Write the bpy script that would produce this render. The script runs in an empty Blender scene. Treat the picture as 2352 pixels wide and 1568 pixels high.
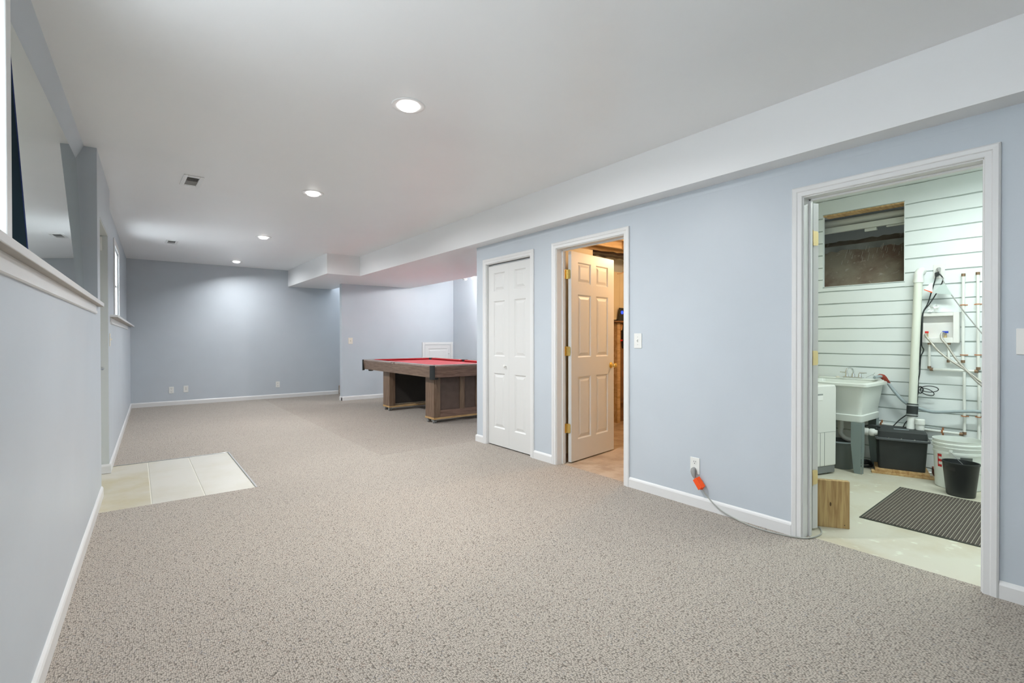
import bpy, math, random
from mathutils import Vector, Matrix
random.seed(7)
PI = math.pi
SC = bpy.context.scene
COL = SC.collection

# ------------------------------------------------------------------ camera
YAW, PITCH, ROLL = 0.65076, -0.00669, -0.00125
cam_data = bpy.data.cameras.new('camera')
cam_data.sensor_width = 36.0
cam_data.lens = 1135.15 / 2352 * 36.0
cam_data.clip_start = 0.02
cam_data.clip_end = 100
cam = bpy.data.objects.new('camera', cam_data)
COL.objects.link(cam)
F = Vector((math.sin(YAW) * math.cos(PITCH), math.cos(YAW) * math.cos(PITCH), math.sin(PITCH)))
R0 = Vector((math.cos(YAW), -math.sin(YAW), 0))
U0 = R0.cross(F)
Rr = R0 * math.cos(ROLL) + U0 * math.sin(ROLL)
Uu = -R0 * math.sin(ROLL) + U0 * math.cos(ROLL)
m = Matrix((Rr, Uu, -F)).transposed().to_4x4()
m.translation = Vector((0, 0, 1.2))
cam.matrix_world = m
SC.camera = cam

# ------------------------------------------------------------------ world, exposure
SC.view_settings.view_transform = 'Standard'
SC.view_settings.look = 'None'
SC.view_settings.exposure = 0.56
SC.view_settings.gamma = 1.0
SC.view_settings.use_curve_mapping = False
world = bpy.data.worlds.new('overcast_sky')
SC.world = world
world.use_nodes = True
bg = world.node_tree.nodes['Background']
bg.inputs['Color'].default_value = (0.90, 0.95, 1.0, 1)
bg.inputs['Strength'].default_value = 4.6

CAN_POWER = 25.5          # each recessed lamp of the main room
TRACK_POWER = 58.0
LAUNDRY_POWER = 25.0
UTILITY_POWER = 30.0

# ------------------------------------------------------------------ key dimensions
XW = 3.17      # right wall face
XS = 3.02      # soffit face
ZS = 2.252     # soffit underside
ZC = 2.582     # ceiling
YB = 10.775    # far wall
XB = 5.63      # outer wall on the right (laundry, utility, alcove)
YA = 9.55      # alcove far wall
YN = 4.84      # end of the right wall
YR = -3.2      # wall behind the camera
LT = 0.02366   # left wall turns by this angle


# ------------------------------------------------------------------ materials
def srgb(r, g, b):
    def f(c):
        c /= 255.0
        return c / 12.92 if c <= 0.04045 else ((c + 0.055) / 1.055) ** 2.4
    return (f(r), f(g), f(b), 1.0)


def mat(name, col, rough=0.5, metal=0.0, spec=0.5, noise=0.0, nscale=6.0, bump=0.0, bscale=200.0, emit=None, estr=0.0, coat=0.0):
    mt = bpy.data.materials.new(name)
    mt.use_nodes = True
    nt = mt.node_tree
    b = nt.nodes['Principled BSDF']
    b.inputs['Base Color'].default_value = col
    b.inputs['Roughness'].default_value = rough
    b.inputs['Metallic'].default_value = metal
    b.inputs['Specular IOR Level'].default_value = spec
    if coat:
        b.inputs['Coat Weight'].default_value = coat
    tc = nt.nodes.new('ShaderNodeTexCoord')
    if noise > 0:
        nz = nt.nodes.new('ShaderNodeTexNoise')
        nz.inputs['Scale'].default_value = nscale
        nz.inputs['Detail'].default_value = 5
        nt.links.new(tc.outputs['Object'], nz.inputs['Vector'])
        rp = nt.nodes.new('ShaderNodeValToRGB')
        rp.color_ramp.elements[0].position = 0.3
        rp.color_ramp.elements[1].position = 0.7
        rp.color_ramp.elements[0].color = tuple(c * (1 - noise) for c in col[:3]) + (1,)
        rp.color_ramp.elements[1].color = tuple(min(1, c * (1 + noise * 0.5)) for c in col[:3]) + (1,)
        nt.links.new(nz.outputs['Fac'], rp.inputs['Fac'])
        nt.links.new(rp.outputs['Color'], b.inputs['Base Color'])
    if bump > 0:
        nb = nt.nodes.new('ShaderNodeTexNoise')
        nb.inputs['Scale'].default_value = bscale
        nb.inputs['Detail'].default_value = 2
        nt.links.new(tc.outputs['Object'], nb.inputs['Vector'])
        bp = nt.nodes.new('ShaderNodeBump')
        bp.inputs['Strength'].default_value = bump
        bp.inputs['Distance'].default_value = 0.002
        nt.links.new(nb.outputs['Fac'], bp.inputs['Height'])
        nt.links.new(bp.outputs['Normal'], b.inputs['Normal'])
    if emit:
        b.inputs['Emission Color'].default_value = emit
        b.inputs['Emission Strength'].default_value = estr
    return mt


def wood_mat(name, c1, c2, scale=(1, 1, 1), rough=0.45, wave=6.0, dist=4.0, knots=False, coat=0.0):
    """grain runs along local X scaled by `scale`"""
    mt = bpy.data.materials.new(name)
    mt.use_nodes = True
    nt = mt.node_tree
    b = nt.nodes['Principled BSDF']
    b.inputs['Roughness'].default_value = rough
    if coat:
        b.inputs['Coat Weight'].default_value = coat
    tc = nt.nodes.new('ShaderNodeTexCoord')
    mp = nt.nodes.new('ShaderNodeMapping')
    mp.inputs['Scale'].default_value = scale
    nt.links.new(tc.outputs['Object'], mp.inputs['Vector'])
    nz = nt.nodes.new('ShaderNodeTexNoise')
    nz.inputs['Scale'].default_value = wave
    nz.inputs['Detail'].default_value = 6
    nz.inputs['Distortion'].default_value = dist * 0.1
    nt.links.new(mp.outputs['Vector'], nz.inputs['Vector'])
    rp = nt.nodes.new('ShaderNodeValToRGB')
    rp.color_ramp.elements[0].position = 0.35
    rp.color_ramp.elements[1].position = 0.65
    rp.color_ramp.elements[0].color = c1
    rp.color_ramp.elements[1].color = c2
    nt.links.new(nz.outputs['Fac'], rp.inputs['Fac'])
    nt.links.new(rp.outputs['Color'], b.inputs['Base Color'])
    return mt


def carpet_mat(name, light, dark, tint=1.0):
    mt = bpy.data.materials.new(name)
    mt.use_nodes = True
    nt = mt.node_tree
    L = nt.links.new
    b = nt.nodes['Principled BSDF']
    b.inputs['Roughness'].default_value = 0.95
    b.inputs['Specular IOR Level'].default_value = 0.1
    b.inputs['Sheen Weight'].default_value = 0.15
    tc = nt.nodes.new('ShaderNodeTexCoord')
    # slight wobble of the loop rows
    nw = nt.nodes.new('ShaderNodeTexNoise')
    nw.inputs['Scale'].default_value = 3.0
    L(tc.outputs['Object'], nw.inputs['Vector'])
    vm = nt.nodes.new('ShaderNodeVectorMath'); vm.operation = 'SCALE'
    L(nw.outputs['Color'], vm.inputs[0]); vm.inputs['Scale'].default_value = 0.02
    va = nt.nodes.new('ShaderNodeVectorMath'); va.operation = 'ADD'
    L(tc.outputs['Object'], va.inputs[0]); L(vm.outputs[0], va.inputs[1])
    mp = nt.nodes.new('ShaderNodeMapping')
    mp.inputs['Rotation'].default_value = (0, 0, 0.0)
    mp.inputs['Scale'].default_value = (150, 118, 1)
    L(va.outputs[0], mp.inputs['Vector'])
    vo = nt.nodes.new('ShaderNodeTexVoronoi')
    vo.voronoi_dimensions = '2D'
    vo.inputs['Scale'].default_value = 1.0
    vo.inputs['Randomness'].default_value = 0.72
    L(mp.outputs['Vector'], vo.inputs['Vector'])
    sp = nt.nodes.new('ShaderNodeSeparateColor')
    L(vo.outputs['Color'], sp.inputs['Color'])
    rp = nt.nodes.new('ShaderNodeValToRGB')
    e = rp.color_ramp.elements
    e[0].position = 0.0; e[0].color = dark
    e[1].position = 1.0; e[1].color = light
    def el(p, c):
        x = rp.color_ramp.elements.new(p); x.color = c
    mid = tuple(0.22 * d + 0.78 * l for d, l in zip(dark, light))
    e[0].color = tuple(0.8 * d + 0.2 * l for d, l in zip(dark, light))
    el(0.03, tuple(0.8 * d + 0.2 * l for d, l in zip(dark, light)))
    el(0.07, mid)
    el(0.090, tuple(0.5 * a + 0.5 * b for a, b in zip(srgb(186, 158, 142), mid)))
    el(0.11, mid)
    el(0.125, tuple(0.5 * a + 0.5 * b for a, b in zip(srgb(150, 154, 162), mid)))
    el(0.145, mid)
    el(0.45, light)
    el(0.70, tuple(min(1, l * 1.03) for l in light[:3]) + (1,))
    L(sp.outputs[0], rp.inputs['Fac'])
    # shade in the gaps between loops, put into the colour
    rg = nt.nodes.new('ShaderNodeMapRange')
    rg.inputs['From Min'].default_value = 0.28
    rg.inputs['From Max'].default_value = 0.70
    rg.inputs['To Min'].default_value = 1.0
    rg.inputs['To Max'].default_value = 0.40
    L(vo.outputs['Distance'], rg.inputs['Value'])
    mx = nt.nodes.new('ShaderNodeMix'); mx.data_type = 'RGBA'; mx.blend_type = 'MULTIPLY'
    mx.inputs[0].default_value = 1.0
    L(rp.outputs['Color'], mx.inputs[6])
    L(rg.outputs['Result'], mx.inputs[7])
    nf = nt.nodes.new('ShaderNodeTexNoise'); nf.noise_dimensions = '2D'
    nf.inputs['Scale'].default_value = 0.85; nf.inputs['Detail'].default_value = 2
    mpf = nt.nodes.new('ShaderNodeMapping'); mpf.inputs['Rotation'].default_value = (0, 0, 0.5); mpf.inputs['Scale'].default_value = (240, 120, 1)
    L(tc.outputs['Object'], mpf.inputs['Vector']); L(mpf.outputs['Vector'], nf.inputs['Vector'])
    rf = nt.nodes.new('ShaderNodeMapRange'); rf.inputs['From Min'].default_value = 0.30; rf.inputs['From Max'].default_value = 0.62
    rf.inputs['To Min'].default_value = 0.74; rf.inputs['To Max'].default_value = 1.10
    L(nf.outputs['Fac'], rf.inputs['Value'])
    mf = nt.nodes.new('ShaderNodeMix'); mf.data_type = 'RGBA'; mf.blend_type = 'MULTIPLY'; mf.inputs[0].default_value = 1.0
    L(mx.outputs[2], mf.inputs[6]); L(rf.outputs['Result'], mf.inputs[7])
    # broad soiling
    n2 = nt.nodes.new('ShaderNodeTexNoise')
    n2.inputs['Scale'].default_value = 0.9
    n2.inputs['Detail'].default_value = 4
    L(tc.outputs['Object'], n2.inputs['Vector'])
    r2 = nt.nodes.new('ShaderNodeMapRange')
    r2.inputs['To Min'].default_value = 0.90 * tint
    r2.inputs['To Max'].default_value = 1.06 * tint
    L(n2.outputs['Fac'], r2.inputs['Value'])
    m2 = nt.nodes.new('ShaderNodeMix'); m2.data_type = 'RGBA'; m2.blend_type = 'MULTIPLY'
    m2.inputs[0].default_value = 1.0
    L(mf.outputs[2], m2.inputs[6])
    L(r2.outputs['Result'], m2.inputs[7])
    L(m2.outputs[2], b.inputs['Base Color'])
    inv = nt.nodes.new('ShaderNodeMath'); inv.operation = 'SUBTRACT'
    inv.inputs[0].default_value = 1.0
    L(vo.outputs['Distance'], inv.inputs[1])
    bp = nt.nodes.new('ShaderNodeBump')
    bp.inputs['Strength'].default_value = 0.55
    bp.inputs['Distance'].default_value = 0.004
    L(inv.outputs[0], bp.inputs['Height'])
    L(bp.outputs['Normal'], b.inputs['Normal'])
    return mt


def stain_mat(name, base, stain, scale=2.0, lo=0.55, hi=0.75, rough=0.6, fleck=None, loc=(0, 0, 0)):
    mt = bpy.data.materials.new(name)
    mt.use_nodes = True
    nt = mt.node_tree
    L = nt.links.new
    b = nt.nodes['Principled BSDF']
    b.inputs['Roughness'].default_value = rough
    tc = nt.nodes.new('ShaderNodeTexCoord')
    mp = nt.nodes.new('ShaderNodeMapping')
    mp.inputs['Location'].default_value = loc
    L(tc.outputs['Object'], mp.inputs['Vector'])
    nz = nt.nodes.new('ShaderNodeTexNoise')
    nz.inputs['Scale'].default_value = scale
    nz.inputs['Detail'].default_value = 7
    nz.inputs['Roughness'].default_value = 0.6
    L(mp.outputs['Vector'], nz.inputs['Vector'])
    rp = nt.nodes.new('ShaderNodeValToRGB')
    rp.color_ramp.elements[0].position = lo
    rp.color_ramp.elements[0].color = base
    rp.color_ramp.elements[1].position = hi
    rp.color_ramp.elements[1].color = stain
    L(nz.outputs['Fac'], rp.inputs['Fac'])
    out = rp.outputs['Color']
    if fleck:
        n2 = nt.nodes.new('ShaderNodeTexNoise')
        n2.inputs['Scale'].default_value = scale * 6
        n2.inputs['Detail'].default_value = 3
        L(mp.outputs['Vector'], n2.inputs['Vector'])
        r2 = nt.nodes.new('ShaderNodeValToRGB')
        r2.color_ramp.elements[0].position = 0.62
        r2.color_ramp.elements[0].color = (0, 0, 0, 1)
        r2.color_ramp.elements[1].position = 0.72
        r2.color_ramp.elements[1].color = (1, 1, 1, 1)
        L(n2.outputs['Fac'], r2.inputs['Fac'])
        mx = nt.nodes.new('ShaderNodeMix'); mx.data_type = 'RGBA'
        L(r2.outputs['Color'], mx.inputs[0])
        L(out, mx.inputs[6]); mx.inputs[7].default_value = fleck
        out = mx.outputs[2]
    L(out, b.inputs['Base Color'])
    return mt


M = {}
M['wall'] = mat('pale_blue_wall_paint', (0.555, 0.605, 0.655, 1), 0.42, noise=0.03, nscale=2.0, bump=0.10, bscale=90)
M['ceil'] = mat('white_ceiling_paint', (0.93, 0.94, 0.955, 1), 0.36, noise=0.03, nscale=1.2, bump=0.06, bscale=60)
M['soffit'] = mat('white_soffit_paint', (0.88, 0.885, 0.89, 1), 0.4, bump=0.06, bscale=60)
M['trim'] = mat('white_trim_paint', (0.76, 0.76, 0.755, 1), 0.35)
M['door'] = mat('white_door_paint', (0.71, 0.71, 0.695, 1), 0.4, bump=0.08, bscale=120)
M['jamb_grey'] = mat('grey_white_door_paint', (0.62, 0.65, 0.64, 1), 0.45)
M['carpet'] = carpet_mat('berber_carpet', srgb(192, 182, 170), srgb(130, 120, 110))
M['carpet2'] = carpet_mat('berber_carpet_other_nap', srgb(187, 176, 164), srgb(124, 113, 103), 0.97)
M['plank'] = mat('white_painted_block', (0.81, 0.86, 0.855, 1), 0.55, noise=0.03, nscale=2.5, bump=0.25, bscale=30)
M['groove'] = mat('grey_green_joint', (0.42, 0.47, 0.45, 1), 0.8)
M['brass'] = mat('polished_brass', (0.80, 0.58, 0.20, 1), 0.22, 1.0)
M['brass_dull'] = mat('satin_brass', (0.78, 0.62, 0.34, 1), 0.35, 1.0)
M['chrome'] = mat('chrome', (0.75, 0.76, 0.77, 1), 0.15, 1.0)
M['steel'] = mat('galvanised_steel', (0.45, 0.46, 0.46, 1), 0.35, 0.9)
M['mirror'] = mat('mirror_glass', (0.80, 0.86, 0.83, 1), 0.02, 1.0)
M['dark_panel'] = mat('dark_slate_matt', (0.020, 0.034, 0.044, 1), 0.95, spec=0.0)
M['blue_edge'] = mat('deep_blue_edge', (0.035, 0.050, 0.13, 1), 0.9, spec=0.0)
M['white_plastic'] = mat('white_plastic', (0.82, 0.82, 0.79, 1), 0.35)
M['ivory'] = mat('ivory_plastic', (0.80, 0.76, 0.66, 1), 0.4)
M['slot'] = mat('dark_slot', (0.03, 0.03, 0.03, 1), 0.6)
M['grey_plastic'] = mat('grey_plastic', (0.20, 0.21, 0.21, 1), 0.45)
M['plug_grey'] = mat('grey_rubber_plug', (0.33, 0.33, 0.32, 1), 0.5)
M['cord_grey'] = mat('grey_cord_rubber', (0.40, 0.41, 0.38, 1), 0.5)
M['orange'] = mat('orange_tag', (0.95, 0.10, 0.012, 1), 0.4)
M['black_plastic'] = mat('black_plastic', (0.022, 0.026, 0.026, 1), 0.42)
M['pump_black'] = mat('black_moulded_plastic', (0.026, 0.030, 0.029, 1), 0.5, noise=0.2, nscale=9)
M['pump_lid'] = mat('dark_grey_lid_plastic', (0.032, 0.037, 0.037, 1), 0.55)
M['flange_grey'] = mat('dark_grey_flange', (0.085, 0.095, 0.10, 1), 0.4)
M['rubber'] = mat('black_rubber', (0.02, 0.025, 0.025, 1), 0.6)
M['pvc'] = mat('aged_white_pvc', (0.74, 0.77, 0.68, 1), 0.38)
M['pvc_white'] = mat('white_pvc', (0.80, 0.82, 0.78, 1), 0.35)
M['copper'] = mat('copper_fitting', (0.55, 0.24, 0.11, 1), 0.5, 0.7)
M['old_brass'] = mat('tarnished_brass', (0.30, 0.20, 0.13, 1), 0.45, 0.8)
M['tub'] = mat('white_polypropylene', (0.76, 0.80, 0.75, 1), 0.4)
M['leg_grey'] = mat('grey_green_enamel', (0.22, 0.27, 0.26, 1), 0.45)
M['bin_grey'] = mat('dark_grey_bin_plastic', (0.12, 0.14, 0.13, 1), 0.45)
M['appliance'] = mat('off_white_appliance_plastic', (0.74, 0.75, 0.71, 1), 0.4)
M['appliance_line'] = mat('appliance_shadow_line', (0.30, 0.32, 0.31, 1), 0.5)
M['hose_grey'] = mat('grey_ribbed_hose', (0.34, 0.40, 0.42, 1), 0.45)
M['braid'] = mat('braided_steel_hose', (0.50, 0.48, 0.44, 1), 0.35, 0.7, bump=0.6, bscale=600)
M['valve_red'] = mat('red_valve', (0.70, 0.02, 0.02, 1), 0.35)
M['valve_blue'] = mat('blue_valve', (0.02, 0.06, 0.50, 1), 0.35)
M['rag_red'] = mat('red_brown_rag', (0.30, 0.05, 0.03, 1), 0.9, noise=0.4, nscale=40)
M['tag_grey'] = mat('grey_paper_tag', (0.52, 0.60, 0.58, 1), 0.7)
M['tag_white'] = mat('white_paper_tag', (0.88, 0.87, 0.85, 1), 0.6)
M['bag'] = mat('clear_bag_plastic', (0.80, 0.84, 0.83, 1), 0.3)
M['teal'] = mat('teal_plastic', (0.01, 0.13, 0.14, 1), 0.4)
M['red_print'] = mat('red_print', (0.60, 0.03, 0.03, 1), 0.5)
M['label_print'] = mat('dark_label_print', (0.10, 0.11, 0.10, 1), 0.6)
M['label_grey'] = mat('pale_blue_grey_label', (0.45, 0.52, 0.55, 1), 0.5)
M['bulb'] = mat('lit_bulb', (1, 1, 1, 1), 0.4, emit=(1.0, 0.98, 0.95, 1), estr=2.6)
M['bulb_off'] = mat('glass_reflector_bulb', (0.8, 0.8, 0.8, 1), 0.1, 0.6)
M['baffle'] = mat('white_can_baffle', (0.86, 0.86, 0.86, 1), 0.2)
M['vent_dark'] = mat('vent_shadow_grey', (0.26, 0.26, 0.26, 1), 0.6)
M['vent_light'] = mat('vent_louvre_grey', (0.50, 0.50, 0.50, 1), 0.5)
M['red_felt'] = mat('red_felt', (0.46, 0.035, 0.042, 1), 0.9, bump=0.2, bscale=500)
_rf = M['red_felt'].node_tree.nodes['Principled BSDF']; _rf.inputs['Sheen Weight'].default_value = 0.6; _rf.inputs['Sheen Tint'].default_value = (1.0, 0.35, 0.38, 1)
M['red_cushion'] = mat('red_cushion_felt', (0.42, 0.012, 0.02, 1), 0.85)
M['rail_top'] = mat('brown_grey_laminate', (0.30, 0.225, 0.19, 1), 0.16, noise=0.12, nscale=20)
M['walnut'] = wood_mat('walnut_laminate', (0.150, 0.095, 0.066, 1), (0.245, 0.170, 0.126, 1), (22, 2.2, 22), 0.42, 2.2, 6)
M['walnut_x'] = wood_mat('walnut_laminate_crosswise', (0.145, 0.082, 0.058, 1), (0.25, 0.155, 0.115, 1), (2.2, 22, 22), 0.42, 2.2, 6)
M['walnut_z'] = wood_mat('walnut_laminate_upright', (0.140, 0.085, 0.052, 1), (0.225, 0.150, 0.100, 1), (22, 22, 2.0), 0.45, 2.2, 6)
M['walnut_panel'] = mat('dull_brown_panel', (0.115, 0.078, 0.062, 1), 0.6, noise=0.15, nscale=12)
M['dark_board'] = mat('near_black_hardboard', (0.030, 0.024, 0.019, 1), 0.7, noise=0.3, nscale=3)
M['pine'] = wood_mat('raw_pine', (0.42, 0.24, 0.09, 1), (0.62, 0.42, 0.20, 1), (3, 20, 20), 0.6, 2.0, 5)
M['pine_z'] = wood_mat('raw_pine_upright', (0.36, 0.22, 0.085, 1), (0.56, 0.40, 0.18, 1), (26, 26, 1.6), 0.6, 2.2, 9)
M['knot'] = mat('dark_pine_knot', (0.10, 0.055, 0.02, 1), 0.7)
M['joist'] = wood_mat('joist_pine', (0.50, 0.33, 0.17, 1), (0.68, 0.50, 0.29, 1), (2, 12, 12), 0.7, 2.0, 5)
M['subfloor'] = mat('tan_subfloor_board', (0.34, 0.20, 0.11, 1), 0.8, noise=0.3, nscale=14)
M['duct_black'] = mat('black_plastic_wrap', (0.020, 0.016, 0.016, 1), 0.25, bump=1.0, bscale=24)
M['cream_board'] = mat('cream_wall_board', (0.78, 0.70, 0.52, 1), 0.6, noise=0.05)
M['brown_board'] = mat('brown_stud_wood', (0.26, 0.135, 0.062, 1), 0.7, noise=0.25, nscale=8)
M['led'] = mat('blue_indicator', (0.02, 0.04, 0.8, 1), 0.3, emit=(0.02, 0.06, 1.0, 1), estr=1.6)
M['laundry_floor'] = stain_mat('pale_green_yellow_floor_paint', (0.62, 0.60, 0.50, 1), (0.53, 0.48, 0.35, 1), 2.2, 0.45, 0.70, 0.45, fleck=(0.72, 0.74, 0.62, 1))
M['utility_floor'] = stain_mat('tan_concrete', (0.52, 0.42, 0.32, 1), (0.38, 0.28, 0.20, 1), 5.0, 0.42, 0.62, 0.6)
M['tile'] = stain_mat('cream_vinyl_tile', (0.60, 0.58, 0.52, 1), (0.55, 0.52, 0.43, 1), 2.0, 0.45, 0.70, 0.35, loc=(0.3, 1.1, 0))
M['tile_stained'] = stain_mat('yellowed_vinyl_tile', (0.58, 0.55, 0.47, 1), (0.48, 0.42, 0.25, 1), 1.9, 0.40, 0.66, 0.35, loc=(2.3, 0.35, 0))
M['grout'] = mat('pale_grout', (0.70, 0.68, 0.60, 1), 0.7)
M['dirt'] = stain_mat('earth_and_concrete', (0.27, 0.235, 0.175, 1), (0.16, 0.105, 0.075, 1), 3.2, 0.38, 0.66, 0.95, fleck=(0.36, 0.32, 0.26, 1))
M['dark_void'] = mat('dark_crawl_space', (0.11, 0.12, 0.11, 1), 0.9)
M['grey_pipe'] = mat('dusty_grey_pipe', (0.50, 0.52, 0.47, 1), 0.6)
M['mat_dark'] = mat('dark_brown_grey_rug', (0.095, 0.080, 0.066, 1), 0.95, noise=0.2, nscale=60, bump=0.8, bscale=400)
M['mat_light'] = mat('beige_rug_rib', (0.40, 0.37, 0.30, 1), 0.95)
M['mat_edge'] = mat('black_rubber_rug_border', (0.035, 0.038, 0.028, 1), 0.7)
M['fluoro'] = mat('lit_fluorescent_tube', (1, 1, 1, 1), 0.4, emit=(0.86, 1.0, 0.93, 1), estr=6.0)
M['outside'] = mat('pale_render', (0.7, 0.7, 0.7, 1), 0.8)
gl = bpy.data.materials.new('window_glass'); gl.use_nodes = True
_g = gl.node_tree.nodes['Principled BSDF']
_g.inputs['Base Color'].default_value = (0.95, 0.98, 0.97, 1)
_g.inputs['Transmission Weight'].default_value = 1.0
_g.inputs['Roughness'].default_value = 0.0
_g.inputs['IOR'].default_value = 1.02
M['glass'] = gl
M['dark_ledge'] = mat('grey_concrete_ledge', (0.20, 0.20, 0.18, 1), 0.9, noise=0.3, nscale=6)
M['underside_board'] = mat('brown_grey_underside', (0.47, 0.44, 0.405, 1), 0.7, noise=0.08, nscale=5)


# ------------------------------------------------------------------ mesh builder
class MB:
    def __init__(s):
        s.v, s.f = [], []

    def add(s, vs, fs):
        o = len(s.v)
        s.v += [tuple(v) for v in vs]
        s.f += [tuple(i + o for i in f) for f in fs]
        return s

    def box(s, x0, x1, y0, y1, z0, z1):
        if x0 > x1: x0, x1 = x1, x0
        if y0 > y1: y0, y1 = y1, y0
        if z0 > z1: z0, z1 = z1, z0
        return s.add([(x0, y0, z0), (x1, y0, z0), (x1, y1, z0), (x0, y1, z0), (x0, y0, z1), (x1, y0, z1), (x1, y1, z1), (x0, y1, z1)],
                     [(0, 3, 2, 1), (4, 5, 6, 7), (0, 1, 5, 4), (1, 2, 6, 5), (2, 3, 7, 6), (3, 0, 4, 7)])

    def hexa(s, p):
        """eight corners in box order"""
        return s.add(p, [(0, 3, 2, 1), (4, 5, 6, 7), (0, 1, 5, 4), (1, 2, 6, 5), (2, 3, 7, 6), (3, 0, 4, 7)])

    def prism(s, poly, a, b, axis='x'):
        """extrude a 2-D polygon between a and b along axis; poly is in the other two axes (in xyz order)"""
        n = len(poly)
        def P(q, t):
            if axis == 'x': return (t, q[0], q[1])
            if axis == 'y': return (q[0], t, q[1])
            return (q[0], q[1], t)
        vs = [P(q, a) for q in poly] + [P(q, b) for q in poly]
        fs = [tuple(range(n))[::-1], tuple(range(n, 2 * n))]
        for i in range(n):
            j = (i + 1) % n
            fs.append((i, j, n + j, n + i))
        return s.add(vs, fs)

    def tube(s, pts, r, n=10, caps=True):
        pts = [Vector(p) for p in pts]
        rs = r if isinstance(r, (list, tuple)) else [r] * len(pts)
        rings = []
        up = None
        for i, p in enumerate(pts):
            if i == 0: t = pts[1] - pts[0]
            elif i == len(pts) - 1: t = pts[-1] - pts[-2]
            else: t = (pts[i + 1] - p).normalized() + (p - pts[i - 1]).normalized()
            t.normalize()
            if up is None:
                up = Vector((0, 0, 1)) if abs(t.z) < 0.9 else Vector((1, 0, 0))
            a = t.cross(up)
            if a.length < 1e-6: a = t.cross(Vector((0, 1, 0)))
            a.normalize()
            b = a.cross(t).normalized()
            up = b
            rings.append([p + (a * math.cos(k * 2 * PI / n) + b * math.sin(k * 2 * PI / n)) * rs[i] for k in range(n)])
        vs = [q for ring in rings for q in ring]
        fs = []
        for i in range(len(rings) - 1):
            for k in range(n):
                k2 = (k + 1) % n
                fs.append((i * n + k, (i + 1) * n + k, (i + 1) * n + k2, i * n + k2))
        if caps:
            fs.append(tuple(range(n)))
            fs.append(tuple(range((len(rings) - 1) * n, len(rings) * n))[::-1])
        return s.add(vs, fs)

    def lathe(s, prof, c=(0, 0, 0), axis='z', n=32, sx=1.0, sy=1.0):
        """prof: list of (radius, height); open or closed profile"""
        vs, fs = [], []
        for (r, h) in prof:
            for k in range(n):
                a = 2 * PI * k / n
                x, y = r * math.cos(a) * sx, r * math.sin(a) * sy
                if axis == 'z': q = (x, y, h)
                elif axis == 'x': q = (h, x, y)
                else: q = (x, h, y)
                vs.append((c[0] + q[0], c[1] + q[1], c[2] + q[2]))
        for i in range(len(prof) - 1):
            for k in range(n):
                k2 = (k + 1) % n
                fs.append((i * n + k, i * n + k2, (i + 1) * n + k2, (i + 1) * n + k))
        if prof[0][0] > 1e-5: fs.append(tuple(range(n))[::-1])
        if prof[-1][0] > 1e-5: fs.append(tuple(range((len(prof) - 1) * n, len(prof) * n)))
        return s.add(vs, fs)

    def build(s, name, material, parent=None, smooth=False, bevel=0.0, seg=2, loc=None, rotz=0.0):
        me = bpy.data.meshes.new(name)
        me.from_pydata(s.v, [], s.f)
        me.materials.append(material)
        me.validate()
        import bmesh
        bm = bmesh.new(); bm.from_mesh(me)
        bmesh.ops.recalc_face_normals(bm, faces=bm.faces)
        bm.to_mesh(me); bm.free()
        if smooth:
            for p in me.polygons: p.use_smooth = True
            me.set_sharp_from_angle(angle=math.radians(38))
        o = bpy.data.objects.new(name, me)
        COL.objects.link(o)
        if parent is not None: o.parent = parent
        if loc is not None: o.location = loc
        if rotz: o.rotation_euler = (0, 0, rotz)
        if bevel > 0:
            md = o.modifiers.new('bevel', 'BEVEL')
            md.width = bevel; md.segments = seg; md.limit_method = 'ANGLE'; md.angle_limit = math.radians(40)
        return o


def spline(pts, k=6):
    """Catmull-Rom through pts"""
    P = [Vector(p) for p in pts]
    P = [P[0] * 2 - P[1]] + P + [P[-1] * 2 - P[-2]]
    out = []
    for i in range(1, len(P) - 2):
        for j in range(k):
            t = j / k
            a, b, c, d = P[i - 1], P[i], P[i + 1], P[i + 2]
            out.append(0.5 * ((2 * b) + (-a + c) * t + (2 * a - 5 * b + 4 * c - d) * t * t + (-a + 3 * b - 3 * c + d) * t ** 3))
    out.append(P[-2])
    return out


def thing(name, label, cat, loc=(0, 0, 0), rotz=0.0, group=None):
    o = bpy.data.objects.new(name, None)
    COL.objects.link(o)
    o.empty_display_size = 0.05
    o.location = loc
    o.rotation_euler = (0, 0, rotz)
    o['label'] = label
    o['category'] = cat
    if group: o['group'] = group
    return o


def tag(o, label, cat, group=None):
    o['label'] = label; o['category'] = cat
    if group: o['group'] = group
    return o


def struct(o, label, cat='wall'):
    o['kind'] = 'structure'; o['label'] = label; o['category'] = cat
    return o


def sthing(name, label, cat, loc=(0, 0, 0), rotz=0.0):
    o = thing(name, label, cat, loc, rotz)
    o['kind'] = 'structure'
    return o


def dup(root, loc=None, rotz=None, label=None):
    r = root.copy(); COL.objects.link(r)
    if loc is not None: r.location = loc
    if rotz is not None: r.rotation_euler = (0, 0, rotz)
    if label: r['label'] = label
    for ch in list(root.children):
        c = ch.copy(); COL.objects.link(c); c.parent = r
        for g in list(ch.children):
            d = g.copy(); COL.objects.link(d); d.parent = c
    return r


def LP(u, s, z=0.0):
    """left wall frame (u = distance left of the camera line, s along) to world"""
    return (-u * math.cos(LT) + s * math.sin(LT), u * math.sin(LT) + s * math.cos(LT), z)


# ================================================================== SHELL
# ---- floors
xl0 = lambda y: LP(0.329, y)[0]
fl = MB()
def quad(mb, x0, y0, x1, y1, z=0.0):
    mb.add([(x0, y0, z), (x1, y0, z), (x1, y1, z), (x0, y1, z)], [(0, 1, 2, 3)])
TX0, TX1, TY0, TY1 = -0.62, 0.768, 4.425, 5.962
SEAM = 1.99
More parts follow.
